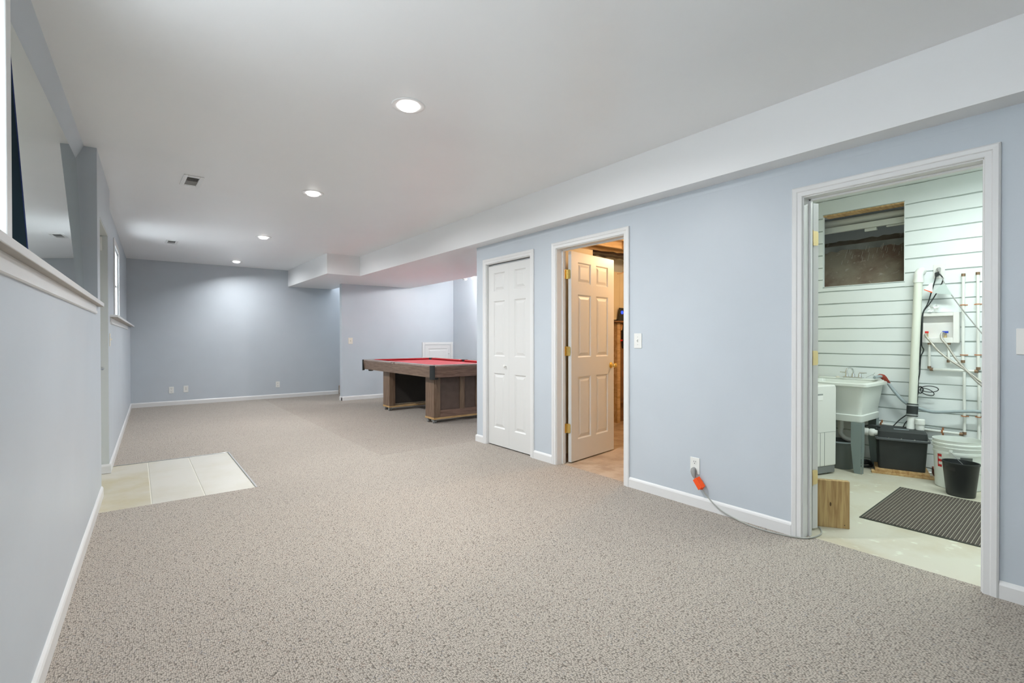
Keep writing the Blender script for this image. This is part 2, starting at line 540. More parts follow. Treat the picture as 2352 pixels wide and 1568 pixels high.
# carpet west strip (left of the seam) with the cut-out for the entry tiles
quad(fl, -0.60, YR, SEAM, TY0)
quad(fl, TX1, TY0, SEAM, TY1)
quad(fl, -0.60, TY1, SEAM, YB)
quad(fl, SEAM, YR, 3.235, YN)
floor = struct(fl.build('floor', M['carpet']), 'beige flecked loop-pile carpet of the main basement room', 'carpet')
f2 = MB()
quad(f2, SEAM, YN, XB, YA)
quad(f2, SEAM, YA, 3.55, YB)
struct(f2.build('floor_alcove', M['carpet2']), 'slightly darker carpet under and around the pool table', 'carpet')
sub = MB(); sub.box(-0.9, XB + 0.1, YR - 0.1, YB + 0.1, -0.06, -0.02)
struct(sub.build('floor_slab', M['grout']), 'pale concrete slab under the floor coverings', 'floor')
fl3 = MB(); fl3.box(3.235, XB, -0.9, 2.40, -0.02, 0.0)
struct(fl3.build('floor_laundry', M['laundry_floor']), 'pale yellow-green painted concrete floor of the laundry room with stains', 'floor')
fl4 = MB(); fl4.box(3.235, XB, 2.46, 4.74, -0.02, 0.0)
struct(fl4.build('floor_utility', M['utility_floor']), 'tan blotchy concrete floor of the warm-lit utility room', 'floor')

# entry tiles: three wide vinyl tiles with recessed joints
pad = MB(); pad.box(TX0, TX1, TY0, TY1, -0.02, -0.006)
entry = struct(pad.build('floor_entry', M['grout']), 'cream vinyl tile patch inside the exterior door', 'floor')
xs = [-0.60, -0.255, 0.087, 0.418, TX1 - 0.004]
for i in range(4):
    a, b = xs[i] + 0.004, xs[i + 1] - 0.004
    t = MB(); t.box(a, b, TY0 + 0.003, TY1 - 0.003, -0.008, -0.002)
    t.build('tile', M['tile_stained'] if i in (1,) else M['tile'], entry, bevel=0.0015, seg=1)
st = MB()
st.box(TX1 - 0.002, TX1 + 0.012, TY0, TY1 + 0.012, -0.004, 0.003)
st.box(-0.19, TX1, TY1, TY1 + 0.012, -0.004, 0.003)
tag(st.build('carpet_edge_strip', M['steel'], bevel=0.002), 'thin grey metal strip edging the tiles by the entry door', 'edging')

# ---- ceilings
ce = MB(); ce.box(-0.9, XS + 0.2, YR, YB + 0.1, ZC, ZC + 0.1)
CEIL = struct(ce.build('ceiling', M['ceil']), 'smooth white painted ceiling of the main room', 'ceiling')
ce2 = MB(); ce2.box(3.2, XB + 0.1, YN, YA + 0.06, ZC, ZC + 0.1)
struct(ce2.build('ceiling_alcove', M['ceil']), 'white ceiling of the pool table alcove', 'ceiling')
ce3 = MB(); ce3.box(3.285, XB + 0.1, -0.95, 2.43, 2.60, 2.68)
struct(ce3.build('ceiling_laundry', M['plank']), 'white ceiling of the laundry room', 'ceiling')

# ---- soffit (one dropped bulkhead with a step)
so = MB()
so.box(XS, XW + 0.02, YR, YN, ZS, ZC)
so.box(XS, 4.60, YN, 8.20, ZS, ZC)
so.box(2.474, 4.60, 8.20, YA, ZS, ZC)
so.box(2.474, 3.36, YA, YB, ZS, ZC)
struct(so.build('ceiling_soffit', M['soffit']), 'white dropped bulkhead running along the right side, stepping out near the far wall', 'bulkhead')

# ---- right wall with three door openings: inner edges (y, y, ztop)
CL = (3.852, 4.641, 2.033)
D2 = (2.652, 3.468, 2.044)
D3 = (0.505, 1.297, 2.040)
wr = MB()
XI = 3.282
def seg(y0, y1, z0, z1): wr.box(XW, XI, y0, y1, z0, z1)
seg(YR, D3[0], 0, ZS + 0.02); seg(D3[0], D3[1], D3[2], ZS + 0.02)
seg(D3[1], D2[0], 0, ZS + 0.02); seg(D2[0], D2[1], D2[2], ZS + 0.02)
seg(D2[1], CL[0], 0, ZS + 0.02); seg(CL[0], CL[1], CL[2], ZS + 0.02)
seg(CL[1], YN, 0, ZS + 0.02)
struct(wr.build('wall_right', M['wall']), 'pale blue right wall with the closet, utility and laundry doorways')
# thin texture step just below the soffit (tape line in the photo)
wt = MB(); wt.box(XW - 0.0008, XW, YR, YN, ZS - 0.05, ZS)
struct(wt.build('trim_4', M['wall']), 'faint pale blue joint band under the bulkhead', 'trim')

# alcove walls
wa = MB(); wa.box(3.155, XB, YA, YA + 0.115, 0, ZC + 0.05)
struct(wa.build('wall_alcove', M['wall']), 'pale blue far wall of the pool table alcove')
wn = MB(); wn.box(XI, XB, YN - 0.10, YN, 0, ZC + 0.05)
struct(wn.build('wall_alcove_near', M['wall']), 'pale blue near wall of the alcove behind the closet')
wo = MB(); wo.box(XB, XB + 0.1, YN, YB + 0.1, 0, ZC + 0.9)
struct(wo.build('wall_alcove_side', M['wall']), 'pale blue outer wall of the alcove')
# far wall
wb = MB(); wb.box(-0.9, XB + 0.1, YB, YB + 0.12, 0, ZC + 0.9)
struct(wb.build('wall_back', M['wall']), 'pale blue far wall of the main room')
# wall behind the camera
wc = MB(); wc.box(-0.9, XI, YR - 0.1, YR, 0, ZC)
struct(wc.build('wall_front', M['wall']), 'pale blue wall behind the camera')

# closet box, partitions, outer wall of utility
wp = MB()
wp.box(XI, 3.95, 3.74, 3.80, 0, 2.155); wp.box(3.90, 3.96, 3.80, 4.74, 0, 2.155)
struct(wp.build('wall_closet', M['cream_board']), 'closet enclosure standing in the utility room')
wq = MB(); wq.box(XI, XB, 2.40, 2.46, 0, 2.62)
struct(wq.build('wall_partition', M['cream_board']), 'partition between laundry and utility room')
wu = MB(); wu.box(XB, XB + 0.1, 2.43, YN, 0, 2.62)
struct(wu.build('wall_utility', M['cream_board']), 'outer wall of the utility room')
wl2 = MB(); wl2.box(XI, XB + 0.1, -1.0, -0.9, 0, 2.62)
struct(wl2.build('wall_laundry_near', M['plank']), 'near white wall of the laundry room')

# ---- left wall (own frame, turned by LT)
wl = MB()
def lb(u0, u1, s0, s1, z0, z1): wl.box(-u1, -u0, s0, s1, z0, z1)
S0, S1, SD0, SD1 = -3.3, 10.95, 4.888, 5.71
W1 = (-0.40, 2.335, 1.50, 2.36)   # near window opening s, s, z, z
W2 = (7.46, 8.34, 1.45, 2.31)   # far window opening
lb(0.329, 0.62, S0, SD0, 0, 1.435)
lb(0.49, 0.62, S0, W1[0], 1.435, ZC); lb(0.49, 0.62, W1[0], W1[1], 1.435, W1[2]); lb(0.49, 0.62, W1[0], W1[1], W1[3], ZC); lb(0.49, 0.62, W1[1], 4.677, 1.435, ZC)
wl.prism([(-0.400, ZC), (-0.472, 2.427), (-0.50, 2.427), (-0.50, ZC)], S0, 4.677, 'y')
lb(0.329, 0.62, 4.677, SD0, 1.435, ZC)
lb(0.329, 0.62, SD0, SD1, 2.13, ZC)
lb(0.329, 0.62, SD1, 5.95, 0, ZC)
lb(0.329, 0.62, 5.95, S1, 0, 1.40)
lb(0.377, 0.62, 5.95, W2[0], 1.40, ZC); lb(0.377, 0.62, W2[0], W2[1], 1.40, W2[2]); lb(0.377, 0.62, W2[0], W2[1], W2[3], ZC); lb(0.377, 0.62, W2[1], S1, 1.40, ZC)
struct(wl.build('wall_left', M['wall'], rotz=-LT), 'pale blue left foundation wall with ledges, recesses and the entry doorway')

# exterior door in its deep recess
d4 = sthing('door_4', 'grey-white exterior door set deep in the left wall', 'door', (0, 0, 0), -LT)
q = MB(); q.box(-0.475, -0.435, SD0 + 0.01, SD1 - 0.01, 0.01, 2.12); q.build('slab', M['jamb_grey'], d4, bevel=0.003)
q = MB(); q.box(-0.435, -0.331, SD1 - 0.016, SD1 + 0.0, 0, 2.13); q.box(-0.435, -0.331, SD0, SD1, 2.116, 2.131); q.build('jamb', M['jamb_grey'], d4)
q = MB(); q.tube([(-0.435, 5.50, 0.945), (-0.352, 5.50, 0.945)], 0.013, 12); q.tube([(-0.356, 5.50, 0.945), (-0.352, 5.38, 0.943)], [0.011, 0.008], 10)
q.lathe([(0.0, 0.0), (0.032, 0.0), (0.032, 0.008), (0.0, 0.012)], (-0.435, 5.50, 0.945), 'x', 20)
q.build('lever_handle', M['chrome'], d4, smooth=True)
q = MB(); q.box(-0.400, -0.368, SD1 - 0.045, SD1 - 0.017, 1.98, 2.10)
tag(q.build('door_sensor', M['white_plastic'], rotz=-LT, bevel=0.003), 'small white alarm contact high on the entry door jamb', 'sensor')

# ---- windows on the left wall
def left_window(name, W, uo, label, proj=0.02, ug=0.51):
    s0, s1, z0, z1 = W
    w = sthing(name, label, 'window', (0, 0, 0), -LT)
    c = MB(); cw = 0.07
    face = -(uo - proj)
    c.box(-uo, face, s0 - cw, s0, z0 - 0.02, z1 + cw); c.box(-uo, face, s1, s1 + cw, z0 - 0.02, z1 + cw); c.box(-uo, face, s0, s1, z1, z1 + cw)
    c.build('window_casing', M['trim'], w, bevel=0.004)
    f = MB(); t = 0.04 if uo > 0.45 else 0.018
    gb = -ug - 0.05
    f.box(gb, -ug, s0, s0 + t, z0, z1); f.box(gb, -ug, s1 - t, s1, z0, z1); f.box(gb, -ug, s0, s1, z0, z0 + t); f.box(gb, -ug, s0, s1, z1 - t, z1)
    f.box(gb + 0.005, -ug - 0.015, s0, s1, (z0 + z1) / 2 - t / 2, (z0 + z1) / 2 + t / 2)
    f.build('window_frame', M['trim'], w, bevel=0.003)
    g = MB(); g.box(-ug - 0.019, -ug - 0.016, s0 + t, s1 - t, z0 + t, z1 - t)
    g.build('pane', M['glass'], w)
    pd = bpy.data.lights.new('sky_portal', 'AREA'); pd.shape = 'RECTANGLE'; pd.size = z1 - z0; pd.size_y = s1 - s0; pd.cycles.is_portal = True
    po = bpy.data.objects.new('sky_portal', pd); COL.objects.link(po); po.parent = w; po.location = (-0.64, (s0 + s1) / 2, (z0 + z1) / 2); po.rotation_euler = (0, -PI / 2, 0)
    return w
left_window('window_1', W1, 0.49, 'bright white-framed window at the near end of the left ledge', 0.095)
left_window('window_2', W2, 0.377, 'narrow-looking bright window beyond the entry door above its sill', 0.012, 0.385)

# ledges (boards with an apron moulding below)
def ledge(name, s0, s1, u_front, u_back, zt, th, apron, s_ap, label):
    w = sthing(name, label, 'ledge', (0, 0, 0), -LT)
    b = MB(); b.box(-u_back, -u_front, s0, s1, zt - th, zt); b.build('ledge_board', M['trim'], w, bevel=0.003)
    b = MB(); b.box(-0.3285, -u_front - 0.002, s0, s1 - 0.002, zt - th - 0.0012, zt - th + 0.001); b.build('ledge_underside', M['underside_board'], w)  # thin strip giving the underside its own brown-grey tone
    a = MB()
    prof = [(-0.329, zt - th), (-0.3255, zt - th), (-0.3235, zt - th - 0.010), (-0.3235, zt - th - 0.040), (-0.318, zt - th - 0.043), (-0.318, zt - th - 0.058), (-0.322, zt - th - 0.062), (-0.329, zt - th - 0.062)]
    a.prism(prof, s_ap[0], s_ap[1], 'y')
    a.build('apron_moulding', M['trim'], w)
    return w
ledge('trim_1', S0, 4.72, 0.295, 0.50, 1.462, 0.027, True, (S0, 4.50), 'long white ledge with moulded apron along the near left wall')
ledge('trim_2', 5.90, 10.72, 0.270, 0.40, 1.423, 0.022, True, (5.96, 9.6), 'white sill ledge with apron under the far window')

# ---- baseboards
BP = [(0, 0), (0.014, 0), (0.014, 0.062), (0.010, 0.072), (0.004, 0.079), (0, 0.080)]
def base_x(mb, xw, y0, y1, sgn=-1):   # on a wall facing -x (sgn -1) at x = xw
    mb.prism([(xw + sgn * p[0], p[1]) for p in BP], y0, y1, 'y')
def base_y(mb, yw, x0, x1):           # on a wall facing -y
    mb.prism([(yw - p[0], p[1]) for p in BP], x0, x1, 'x')
bb = MB()
base_x(bb, XW, YR, D3[0] - 0.058); base_x(bb, XW, D3[1] + 0.058, D2[0] - 0.058); base_x(bb, XW, D2[1] + 0.058, CL[0] - 0.058); base_x(bb, XW, CL[1] + 0.058, YN)
bb.prism([(YN + p[0], p[1]) for p in BP], XW - 0.014, XB, 'x')
struct(bb.build('baseboard_right', M['trim'], smooth=False), 'white baseboard along the right wall', 'baseboard')
bb = MB(); base_y(bb, YB, -0.12, 3.50)
struct(bb.build('baseboard_back', M['trim']), 'white baseboard along the far wall', 'baseboard')
bb = MB(); base_y(bb, YA, 3.141, XB); base_x(bb, 3.155, YA - 0.014, YA + 0.115)
struct(bb.build('baseboard_alcove', M['trim']), 'white baseboard along the alcove wall', 'baseboard')
bb = MB()
bb.prism([(-0.329 + p[0], p[1]) for p in BP], S0, SD0 - 0.02, 'y')
bb.prism([(-0.329 + p[0], p[1]) for p in BP], SD1 - 0.02, S1 - 0.2, 'y')
bb.prism([(SD1 - 0.016 - p[0], p[1]) for p in BP], -0.44, -0.315, 'x')
struct(bb.build('baseboard_left', M['trim'], rotz=-LT), 'white baseboard along the left wall', 'baseboard')

# ---- stairs beside the alcove wall
stair = sthing('staircase', 'carpeted stairs rising to the right behind the alcove wall', 'stairs', (0, 0, 0))
for k in range(7):
    b = MB(); b.box(3.50 + 0.26 * k - 0.02, 3.50 + 0.26 * (k + 1), YA + 0.115, YB, 0.0 if k == 0 else 0.19 * k - 0.02, 0.19 * (k + 1))
    b.build('step', M['carpet2'], stair, bevel=0.02, seg=3)
sc_ = MB(); sc_.box(3.36, XB, YA + 0.06, YB, ZC + 0.55, ZC + 0.65)
struct(sc_.build('ceiling_stair', M['ceil']), 'higher ceiling over the stairs', 'ceiling')

# ================================================================== DOORS
CAS = [(0.0, 0.0), (0.0, 0.008), (0.004, 0.012), (0.026, 0.012), (0.031, 0.016), (0.050, 0.018), (0.057, 0.013), (0.057, 0.0)]
def casing(parent, ylo, yhi, ztop):
    mb = MB(); n = len(CAS)
    rows = []
    for (d, p) in CAS:
        x = XW - p
        rows.append([(x, yhi + d, 0), (x, yhi + d, ztop + d), (x, ylo - d, ztop + d), (x, ylo - d, 0)])
    vs = [v for r in rows for v in r]
    fs = []
    for i in range(n):
        j = (i + 1) % n
        for k in range(3):
            fs.append((i * 4 + k, j * 4 + k, j * 4 + k + 1, i * 4 + k + 1))
    fs.append(tuple(i * 4 for i in range(n))); fs.append(tuple(i * 4 + 3 for i in range(n)))
    mb.add(vs, fs)
    return mb.build('casing', M['trim'], parent)

def jamb(parent, ylo, yhi, ztop, stop=None):
    mb = MB(); r = 0.006; t = 0.02; xe = XI + 0.004
    mb.box(XW - 0.001, xe, yhi - r, yhi + t, 0, ztop + t); mb.box(XW - 0.001, xe, ylo - t, ylo + r, 0, ztop + t); mb.box(XW - 0.001, xe, ylo, yhi, ztop - r, ztop + t)
    if stop:
        a, b = stop
        mb.box(a, b, yhi - r - 0.011, yhi - r, 0, ztop - r); mb.box(a, b, ylo + r, ylo + r + 0.011, 0, ztop - r); mb.box(a, b, ylo, yhi, ztop - r - 0.011, ztop - r)
    return mb.build('jamb', M['trim'], parent, bevel=0.0015, seg=1)

def panel_leaf(name, parent, w, h, t, cells, loc, rotz, material, flip=False):
    """slab with recessed openings; local x = width, y from 0 to t, front at y = 0. cells: (x0,x1,z0,z1)"""
    rec = 0.009
    xs_ = sorted(set([0, w] + [c[0] for c in cells] + [c[1] for c in cells]))
    zs_ = sorted(set([0, h] + [c[2] for c in cells] + [c[3] for c in cells]))
    mb = MB()
    V = {}
    def vid(x, y, z):
        k = (round(x, 5), round(y, 5), round(z, 5))
        if k not in V:
            V[k] = len(mb.v); mb.v.append(k)
        return V[k]
    def isc(xa, za):
        for c in cells:
            if c[0] - 1e-6 <= xa < c[1] - 1e-6 and c[2] - 1e-6 <= za < c[3] - 1e-6: return True
        return False
    for side, y0, s in ((0, 0.0, 1), (1, t, -1)):
        for i in range(len(xs_) - 1):
            for j in range(len(zs_) - 1):
                if not isc(xs_[i], zs_[j]):
                    mb.f.append((vid(xs_[i], y0, zs_[j]), vid(xs_[i + 1], y0, zs_[j]), vid(xs_[i + 1], y0, zs_[j + 1]), vid(xs_[i], y0, zs_[j + 1])))
        for c in cells:
            e = 0.012
            a = [vid(c[0], y0, c[2]), vid(c[1], y0, c[2]), vid(c[1], y0, c[3]), vid(c[0], y0, c[3])]
            yy = y0 + s * rec
            b = [vid(c[0] + e, yy, c[2] + e), vid(c[1] - e, yy, c[2] + e), vid(c[1] - e, yy, c[3] - e), vid(c[0] + e, yy, c[3] - e)]
            for k in range(4):
                k2 = (k + 1) % 4
                mb.f.append((a[k], a[k2], b[k2], b[k]))
            mb.f.append(tuple(b))
    for i in range(len(xs_) - 1):
        for z in (0, h):
            mb.f.append((vid(xs_[i], 0, z), vid(xs_[i + 1], 0, z), vid(xs_[i + 1], t, z), vid(xs_[i], t, z)))
    for j in range(len(zs_) - 1):
        for x in (0, w):
            mb.f.append((vid(x, 0, zs_[j]), vid(x, t, zs_[j]), vid(x, t, zs_[j + 1]), vid(x, 0, zs_[j + 1])))
    leaf = mb.build(name, material, parent, loc=loc, rotz=rotz)
    for c in cells:
        pm = MB()
        for y0, s in ((0.0, 1), (t, -1)):
            e1, e2 = 0.020, 0.045
            yb, yt = y0 + s * rec, y0 + s * 0.002
            x0, x1, z0, z1 = c
            vs = [(x0 + e1, yb, z0 + e1), (x1 - e1, yb, z0 + e1), (x1 - e1, yb, z1 - e1), (x0 + e1, yb, z1 - e1),
                  (x0 + e2, yt, z0 + e2), (x1 - e2, yt, z0 + e2), (x1 - e2, yt, z1 - e2), (x0 + e2, yt, z1 - e2)]
            pm.add(vs, [(4, 5, 6, 7), (0, 1, 5, 4), (1, 2, 6, 5), (2, 3, 7, 6), (3, 0, 4, 7)])
        pm.build('door_panel', material, leaf)
    return leaf

ROWS = [(0.205, 0.812), (1.000, 1.612), (1.720, 1.925)]

# closet bifold
d1 = sthing('door_1', 'closed white bifold closet door at the far end of the right wall', 'door')
casing(d1, CL[0], CL[1], CL[2]); jamb(d1, CL[0], CL[1], CL[2])
lw = 0.3845
for k in range(2):
    x0 = 3.192
    cells = [(0.092 if k else 0.100, lw - (0.100 if k else 0.078), a - 0.012, b - 0.012) for a, b in ROWS]
    # leaf local x runs towards -y
    yy = CL[1] - 0.011 - k * (lw + 0.0012)
    leaf = panel_leaf('leaf', d1, lw, 1.995, 0.030, cells, (x0, yy, 0.012), -PI / 2, M['door'])
    if k == 0:
        kb = MB(); kb.lathe([(0.0, 0.0), (0.007, 0.0), (0.006, -0.012), (0.014, -0.018), (0.016, -0.026), (0.011, -0.033), (0.0, -0.035)], (lw - 0.055, 0, 0.885), 'y', 20)
        kb.build('knob', M['white_plastic'], leaf, smooth=True)
tr = MB(); tr.box(3.20, 3.225, CL[0] + 0.01, CL[1] - 0.01, 2.012, 2.020)
tr.build('track', M['steel'], d1)
bk = MB(); bk.box(3.23, 3.235, CL[0], CL[1], 0, CL[2]); bk.build('closet_dark', M['dark_void'], d1)  # dark sheet standing in for the unlit closet behind the leaves

CELL6 = [(x0, x1, a, b) for (x0, x1) in ((0.110, 0.335), (0.430, 0.655)) for a, b in ROWS]

def hinge(parent, x, y, z, ang_door, leafw=0.040, material=None, jdir=(-1, 0)):
    """brass butt hinge: knuckle at x,y; one leaf along jdir on the jamb, one along the slab edge"""
    material = material or M['brass']
    mb = MB(); h = 0.089
    for k in range(5):
        a = z - h / 2 + k * h / 5
        mb.lathe([(0.0, a), (0.0065, a), (0.0065, a + h / 5 - 0.001), (0.0, a + h / 5 - 0.001)], (x, y, 0), 'z', 14)
    def plate(dx, dy):
        n = (-dy, dx)
        r = 0.012; pts = []
        L_ = leafw
        prof = [(0.004, -h / 2)]
        for a in range(0, 91, 30):
            prof.append((L_ - r + r * math.sin(math.radians(a)), -h / 2 + r - r * math.cos(math.radians(a))))
        for a in range(0, 91, 30):
            prof.append((L_ - r + r * math.cos(math.radians(a)), h / 2 - r + r * math.sin(math.radians(a))))
        prof.append((0.004, h / 2))
        t = 0.0015
        vs = []
        for sgn in (-t, t):
            for (d, zz) in prof:
                vs.append((x + dx * d + n[0] * sgn, y + dy * d + n[1] * sgn, z + zz))
        m_ = len(prof)
        fs = [tuple(range(m_)), tuple(range(m_, 2 * m_))] + [(i, (i + 1) % m_, m_ + (i + 1) % m_, m_ + i) for i in range(m_)]
        mb.add(vs, fs)
        for zz, dd in ((-0.03, 0.55), (0.0, 0.75), (0.03, 0.55)):
            c = (x + dx * L_ * dd + n[0] * 0, y + dy * L_ * dd, z + zz)
            mb.add([(c[0] + n[0] * s * 0.0022 + dx * a, c[1] + n[1] * s * 0.0022 + dy * a, c[2] + b) for s in (-1, 1) for a, b in ((-.003, -.003), (.003, -.003), (.003, .003), (-.003, .003))],
                   [(0, 1, 2, 3), (4, 5, 6, 7)])
    plate(*jdir)
    plate(math.cos(ang_door), math.sin(ang_door))
    return mb.build('hinge', material, parent, smooth=False)

def knob_set(parent, x, z, t, material):
    for s, y0 in ((-1, 0.0), (1, t)):
        mb = MB()
        mb.lathe([(0.0, y0), (0.033, y0), (0.033, y0 + s * 0.004), (0.026, y0 + s * 0.010), (0.012, y0 + s * 0.013), (0.011, y0 + s * 0.030), (0.022, y0 + s * 0.038), (0.028, y0 + s * 0.050), (0.025, y0 + s * 0.062), (0.012, y0 + s * 0.068), (0.0, y0 + s * 0.069)], (x, 0, z), 'y', 24)
        mb.build('knob', material, parent, smooth=True)

# utility room door, standing open
d2 = sthing('door_2', 'open white six-panel door of the warm-lit utility room', 'door')
casing(d2, D2[0], D2[1], D2[2]); jamb(d2, D2[0], D2[1], D2[2], (3.235, 3.262))
leaf = panel_leaf('slab', d2, 0.772, 2.020, 0.035, CELL6, (3.312, 3.414, 0.012), math.radians(10.1), M['door'])
knob_set(leaf, 0.712, 0.90, 0.035, M['brass'])
for z in (1.812, 1.075, 0.335):
    hinge(d2, 3.294, 3.454, z, math.radians(-72), 0.036, M['brass'])
lp = MB(); lp.box(XW + 0.03, XW + 0.055, D2[0] + 0.006, D2[0] + 0.0075, 0.87, 0.95); lp.build('strike_plate', M['brass'], d2)

# laundry door, swung right back
d3 = sthing('door_3', 'white laundry door swung back so only its hinged edge shows', 'door')
casing(d3, D3[0], D3[1], D3[2]); jamb(d3, D3[0], D3[1], D3[2], (3.235, 3.262))
a3 = math.atan2(0.946, 0.325)
leaf = panel_leaf('slab', d3, 0.765, 2.020, 0.042, CELL6, (3.345 + 0.042 * math.sin(a3), 1.309 - 0.042 * math.cos(a3), 0.014), a3, M['door'])
knob_set(leaf, 0.705, 0.90, 0.042, M['brass'])
for z in (1.815, 1.075, 0.335):
    hinge(d3, 3.331, 1.306, z, math.atan2(-0.014, 0.041), 0.044, M['brass_dull'], jdir=(-0.9, -0.43))

# ================================================================== LEFT LEDGE: mirror and dark panel
nm = Vector((0.99849468, -0.03373398, 0.04324792))
C0 = Vector((0, 0, 1.2))
def MP(y, z, off=0.0):
    """point of the mirror plane (moved towards the room by off) at given y, z"""
    # n.(P-C0) + 0.41577 = off
    x = (off - 0.41576753 - nm.y * y - nm.z * (z - 1.2)) / nm.x
    return (x, y, z)
ym0, ym1, zm0, zm1 = 2.42, 4.50, 1.463, 2.425
def slab_on(y0, y1, z0, z1, o0, o1):
    return [MP(y0, z0, o0), MP(y0, z0, o1), MP(y1, z0, o1), MP(y1, z0, o0), MP(y0, z1, o0), MP(y0, z1, o1), MP(y1, z1, o1), MP(y1, z1, o0)]
mr = thing('wall_mirror', 'large frameless mirror leaning on the near left ledge, reflecting ceiling', 'mirror', (0, 0, 0))
q = MB(); q.hexa(slab_on(ym0, ym1, zm0, zm1, -0.005, 0.0)); q.build('glass', M['mirror'], mr)
q = MB(); q.hexa(slab_on(ym0, ym1, zm0, zm1, -0.009, -0.0052)); q.build('backing', M['dark_panel'], mr)
dp = thing('dark_panel', 'tall dark slate panel with a blue edge beside the near window casing', 'panel', (0, 0, 0))
def dquad(y0a, y0b, ya, yb, z0, z1, o0, o1):
    return [MP(y0a, z0, o0), MP(y0a, z0, o1), MP(ya, z0, o1), MP(ya, z0, o0), MP(y0b, z1, o0), MP(y0b, z1, o1), MP(yb, z1, o1), MP(yb, z1, o0)]
q = MB(); q.hexa(dquad(2.42, 2.42, 2.684, 2.590, 1.463, 2.34, 0.001, 0.006)); q.build('face', M['dark_panel'], dp)
q = MB(); q.hexa(dquad(2.684, 2.590, 2.706, 2.610, 1.463, 2.34, 0.001, 0.007)); q.build('edge_strip', M['blue_edge'], dp)

# ================================================================== CEILING FITTINGS
can_labels = ['nearest and largest recessed ceiling light in the row', 'second recessed ceiling light, between the nearest one and the far pair',
              'third recessed ceiling light, just before the last', 'farthest recessed ceiling light, close to the far wall',
              'unseen recessed ceiling light just behind the camera', 'unseen recessed ceiling light at the rear of the room']
def can(x, y, label, power=1.0):
    c = thing('recessed_light', label, 'ceiling light', (x, y, ZC), group='recessed lights down the ceiling')
    t = MB(); t.lathe([(0.070, -0.0005), (0.098, -0.0005), (0.096, -0.004), (0.078, -0.0055), (0.070, -0.003), (0.070, -0.0005)], (0, 0, 0), 'z', 40)
    t.f = [f for f in t.f if len(f) == 4]; t.build('trim_ring', M['baffle'], c, smooth=True)
    b = MB(); b.lathe([(0.071, -0.003), (0.066, -0.0015), (0.0, -0.0012)], (0, 0, 0), 'z', 40); b.f = [f for f in b.f if len(f) == 4]
    b.build('baffle', M['ceil'], c, smooth=True)
    l = MB(); l.lathe([(0.050, -0.002), (0.056, -0.010), (0.052, -0.019), (0.036, -0.026), (0.0, -0.030)], (0, 0, 0), 'z', 32)
    l.build('bulb', M['bulb'], c, smooth=True)
    ld = bpy.data.lights.new('lamp_glow', 'AREA'); ld.shape = 'DISK'; ld.size = 0.09; ld.energy = CAN_POWER * power; ld.color = (0.97, 0.99, 1.0)
    lo = bpy.data.objects.new('lamp_glow', ld); COL.objects.link(lo); lo.parent = c; lo.location = (0, 0, -0.034); lo.rotation_euler = (0, math.radians(-10), 0); ld.spread = math.radians(156)
    return c
for (x, y, pw), lb_ in zip([(1.295, 2.714, 1.0), (1.348, 4.891, 1.0), (1.391, 7.413, 1.0), (1.443, 10.044, 0.5), (1.25, 0.45, 0.12), (1.20, -1.80, 0.12)], can_labels):  # last two are unseen, continuing the row as camera-side fill
    can(x, y, lb_, pw)

def vent(x, y, wx, wy, label):
    v = thing('ceiling_vent', label, 'vent', (x, y, ZC), 0.03, group='ceiling air registers')
    f = MB(); a, b, c_, d = wx / 2, wy / 2, wx * 0.29, wy * 0.37
    f.box(-a, -c_, -b, b, -0.008, 0); f.box(c_, a, -b, b, -0.008, 0); f.box(-c_, c_, -b, -d, -0.008, 0); f.box(-c_, c_, d, b, -0.008, 0)
    f.build('frame', M['baffle'], v, bevel=0.003)
    k = MB(); k.box(-c_, c_, -d, d, -0.001, 0); k.build('backing', M['vent_dark'], v)
    n = 9
    for i in range(n):
        yy = -d + (i + 0.5) * 2 * d / n
        ang = 1 if i < n / 2 else -1
        s_ = MB(); s_.hexa([(-c_, yy - 0.010 * ang - 0.001, -0.0065), (c_, yy - 0.010 * ang - 0.001, -0.0065), (c_, yy - 0.010 * ang + 0.001, -0.0065), (-c_, yy - 0.010 * ang + 0.001, -0.0065),
                            (-c_, yy - 0.001, -0.0015), (c_, yy - 0.001, -0.0015), (c_, yy + 0.001, -0.0015), (-c_, yy + 0.001, -0.0015)])
        s_.build('slat', M['vent_light'] if ang > 0 else M['vent_dark'], v)  # far slats get a darker grey, their shade put into the colour
    return v
vent(0.398, 5.150, 0.148, 0.345, 'nearer white ceiling register, left of the second light')
vent(0.413, 8.570, 0.145, 0.320, 'farther white ceiling register, near the far left corner')

# track spots in the alcove
tk = thing('track_light', 'small track light with two spot heads on the alcove ceiling', 'spotlight', (5.13, 8.08, ZC))
q = MB(); q.box(-0.02, 0.02, -0.35, 0.45, -0.025, 0); q.build('track_bar', M['white_plastic'], tk, bevel=0.003)
for dx, dy, lit in ((0.0, -0.10, True), (0.0, 0.20, False)):
    hd = MB(); hd.tube([(dx, dy, -0.025), (dx, dy, -0.185)], 0.007, 10)
    hd.tube([(dx - 0.025, dy + 0.035, -0.185), (dx + 0.010, dy - 0.015, -0.225)], [0.022, 0.040], 20)
    h_ = hd.build('spot_head', M['white_plastic'] if lit else M['steel'], tk, smooth=True)
    bl = MB(); bl.lathe([(0.0, -0.028), (0.020, -0.022), (0.034, -0.006), (0.034, 0.006), (0.0, 0.010)], (dx + 0.014, dy - 0.022, -0.226), 'z', 20)
    bl.build('bulb', M['bulb'] if lit else M['bulb_off'], h_, smooth=True)
ld = bpy.data.lights.new('track_glow', 'SPOT'); ld.energy = 60; ld.spot_size = math.radians(80); ld.spot_blend = 0.9; ld.shadow_soft_size = 0.03
lo = bpy.data.objects.new('track_glow', ld); COL.objects.link(lo); lo.parent = tk; lo.location = (0.03, -0.14, -0.25)
lo.rotation_mode = 'QUATERNION'; lo.rotation_quaternion = Vector((0.45, -0.55, -1.0)).to_track_quat('-Z', 'Y')
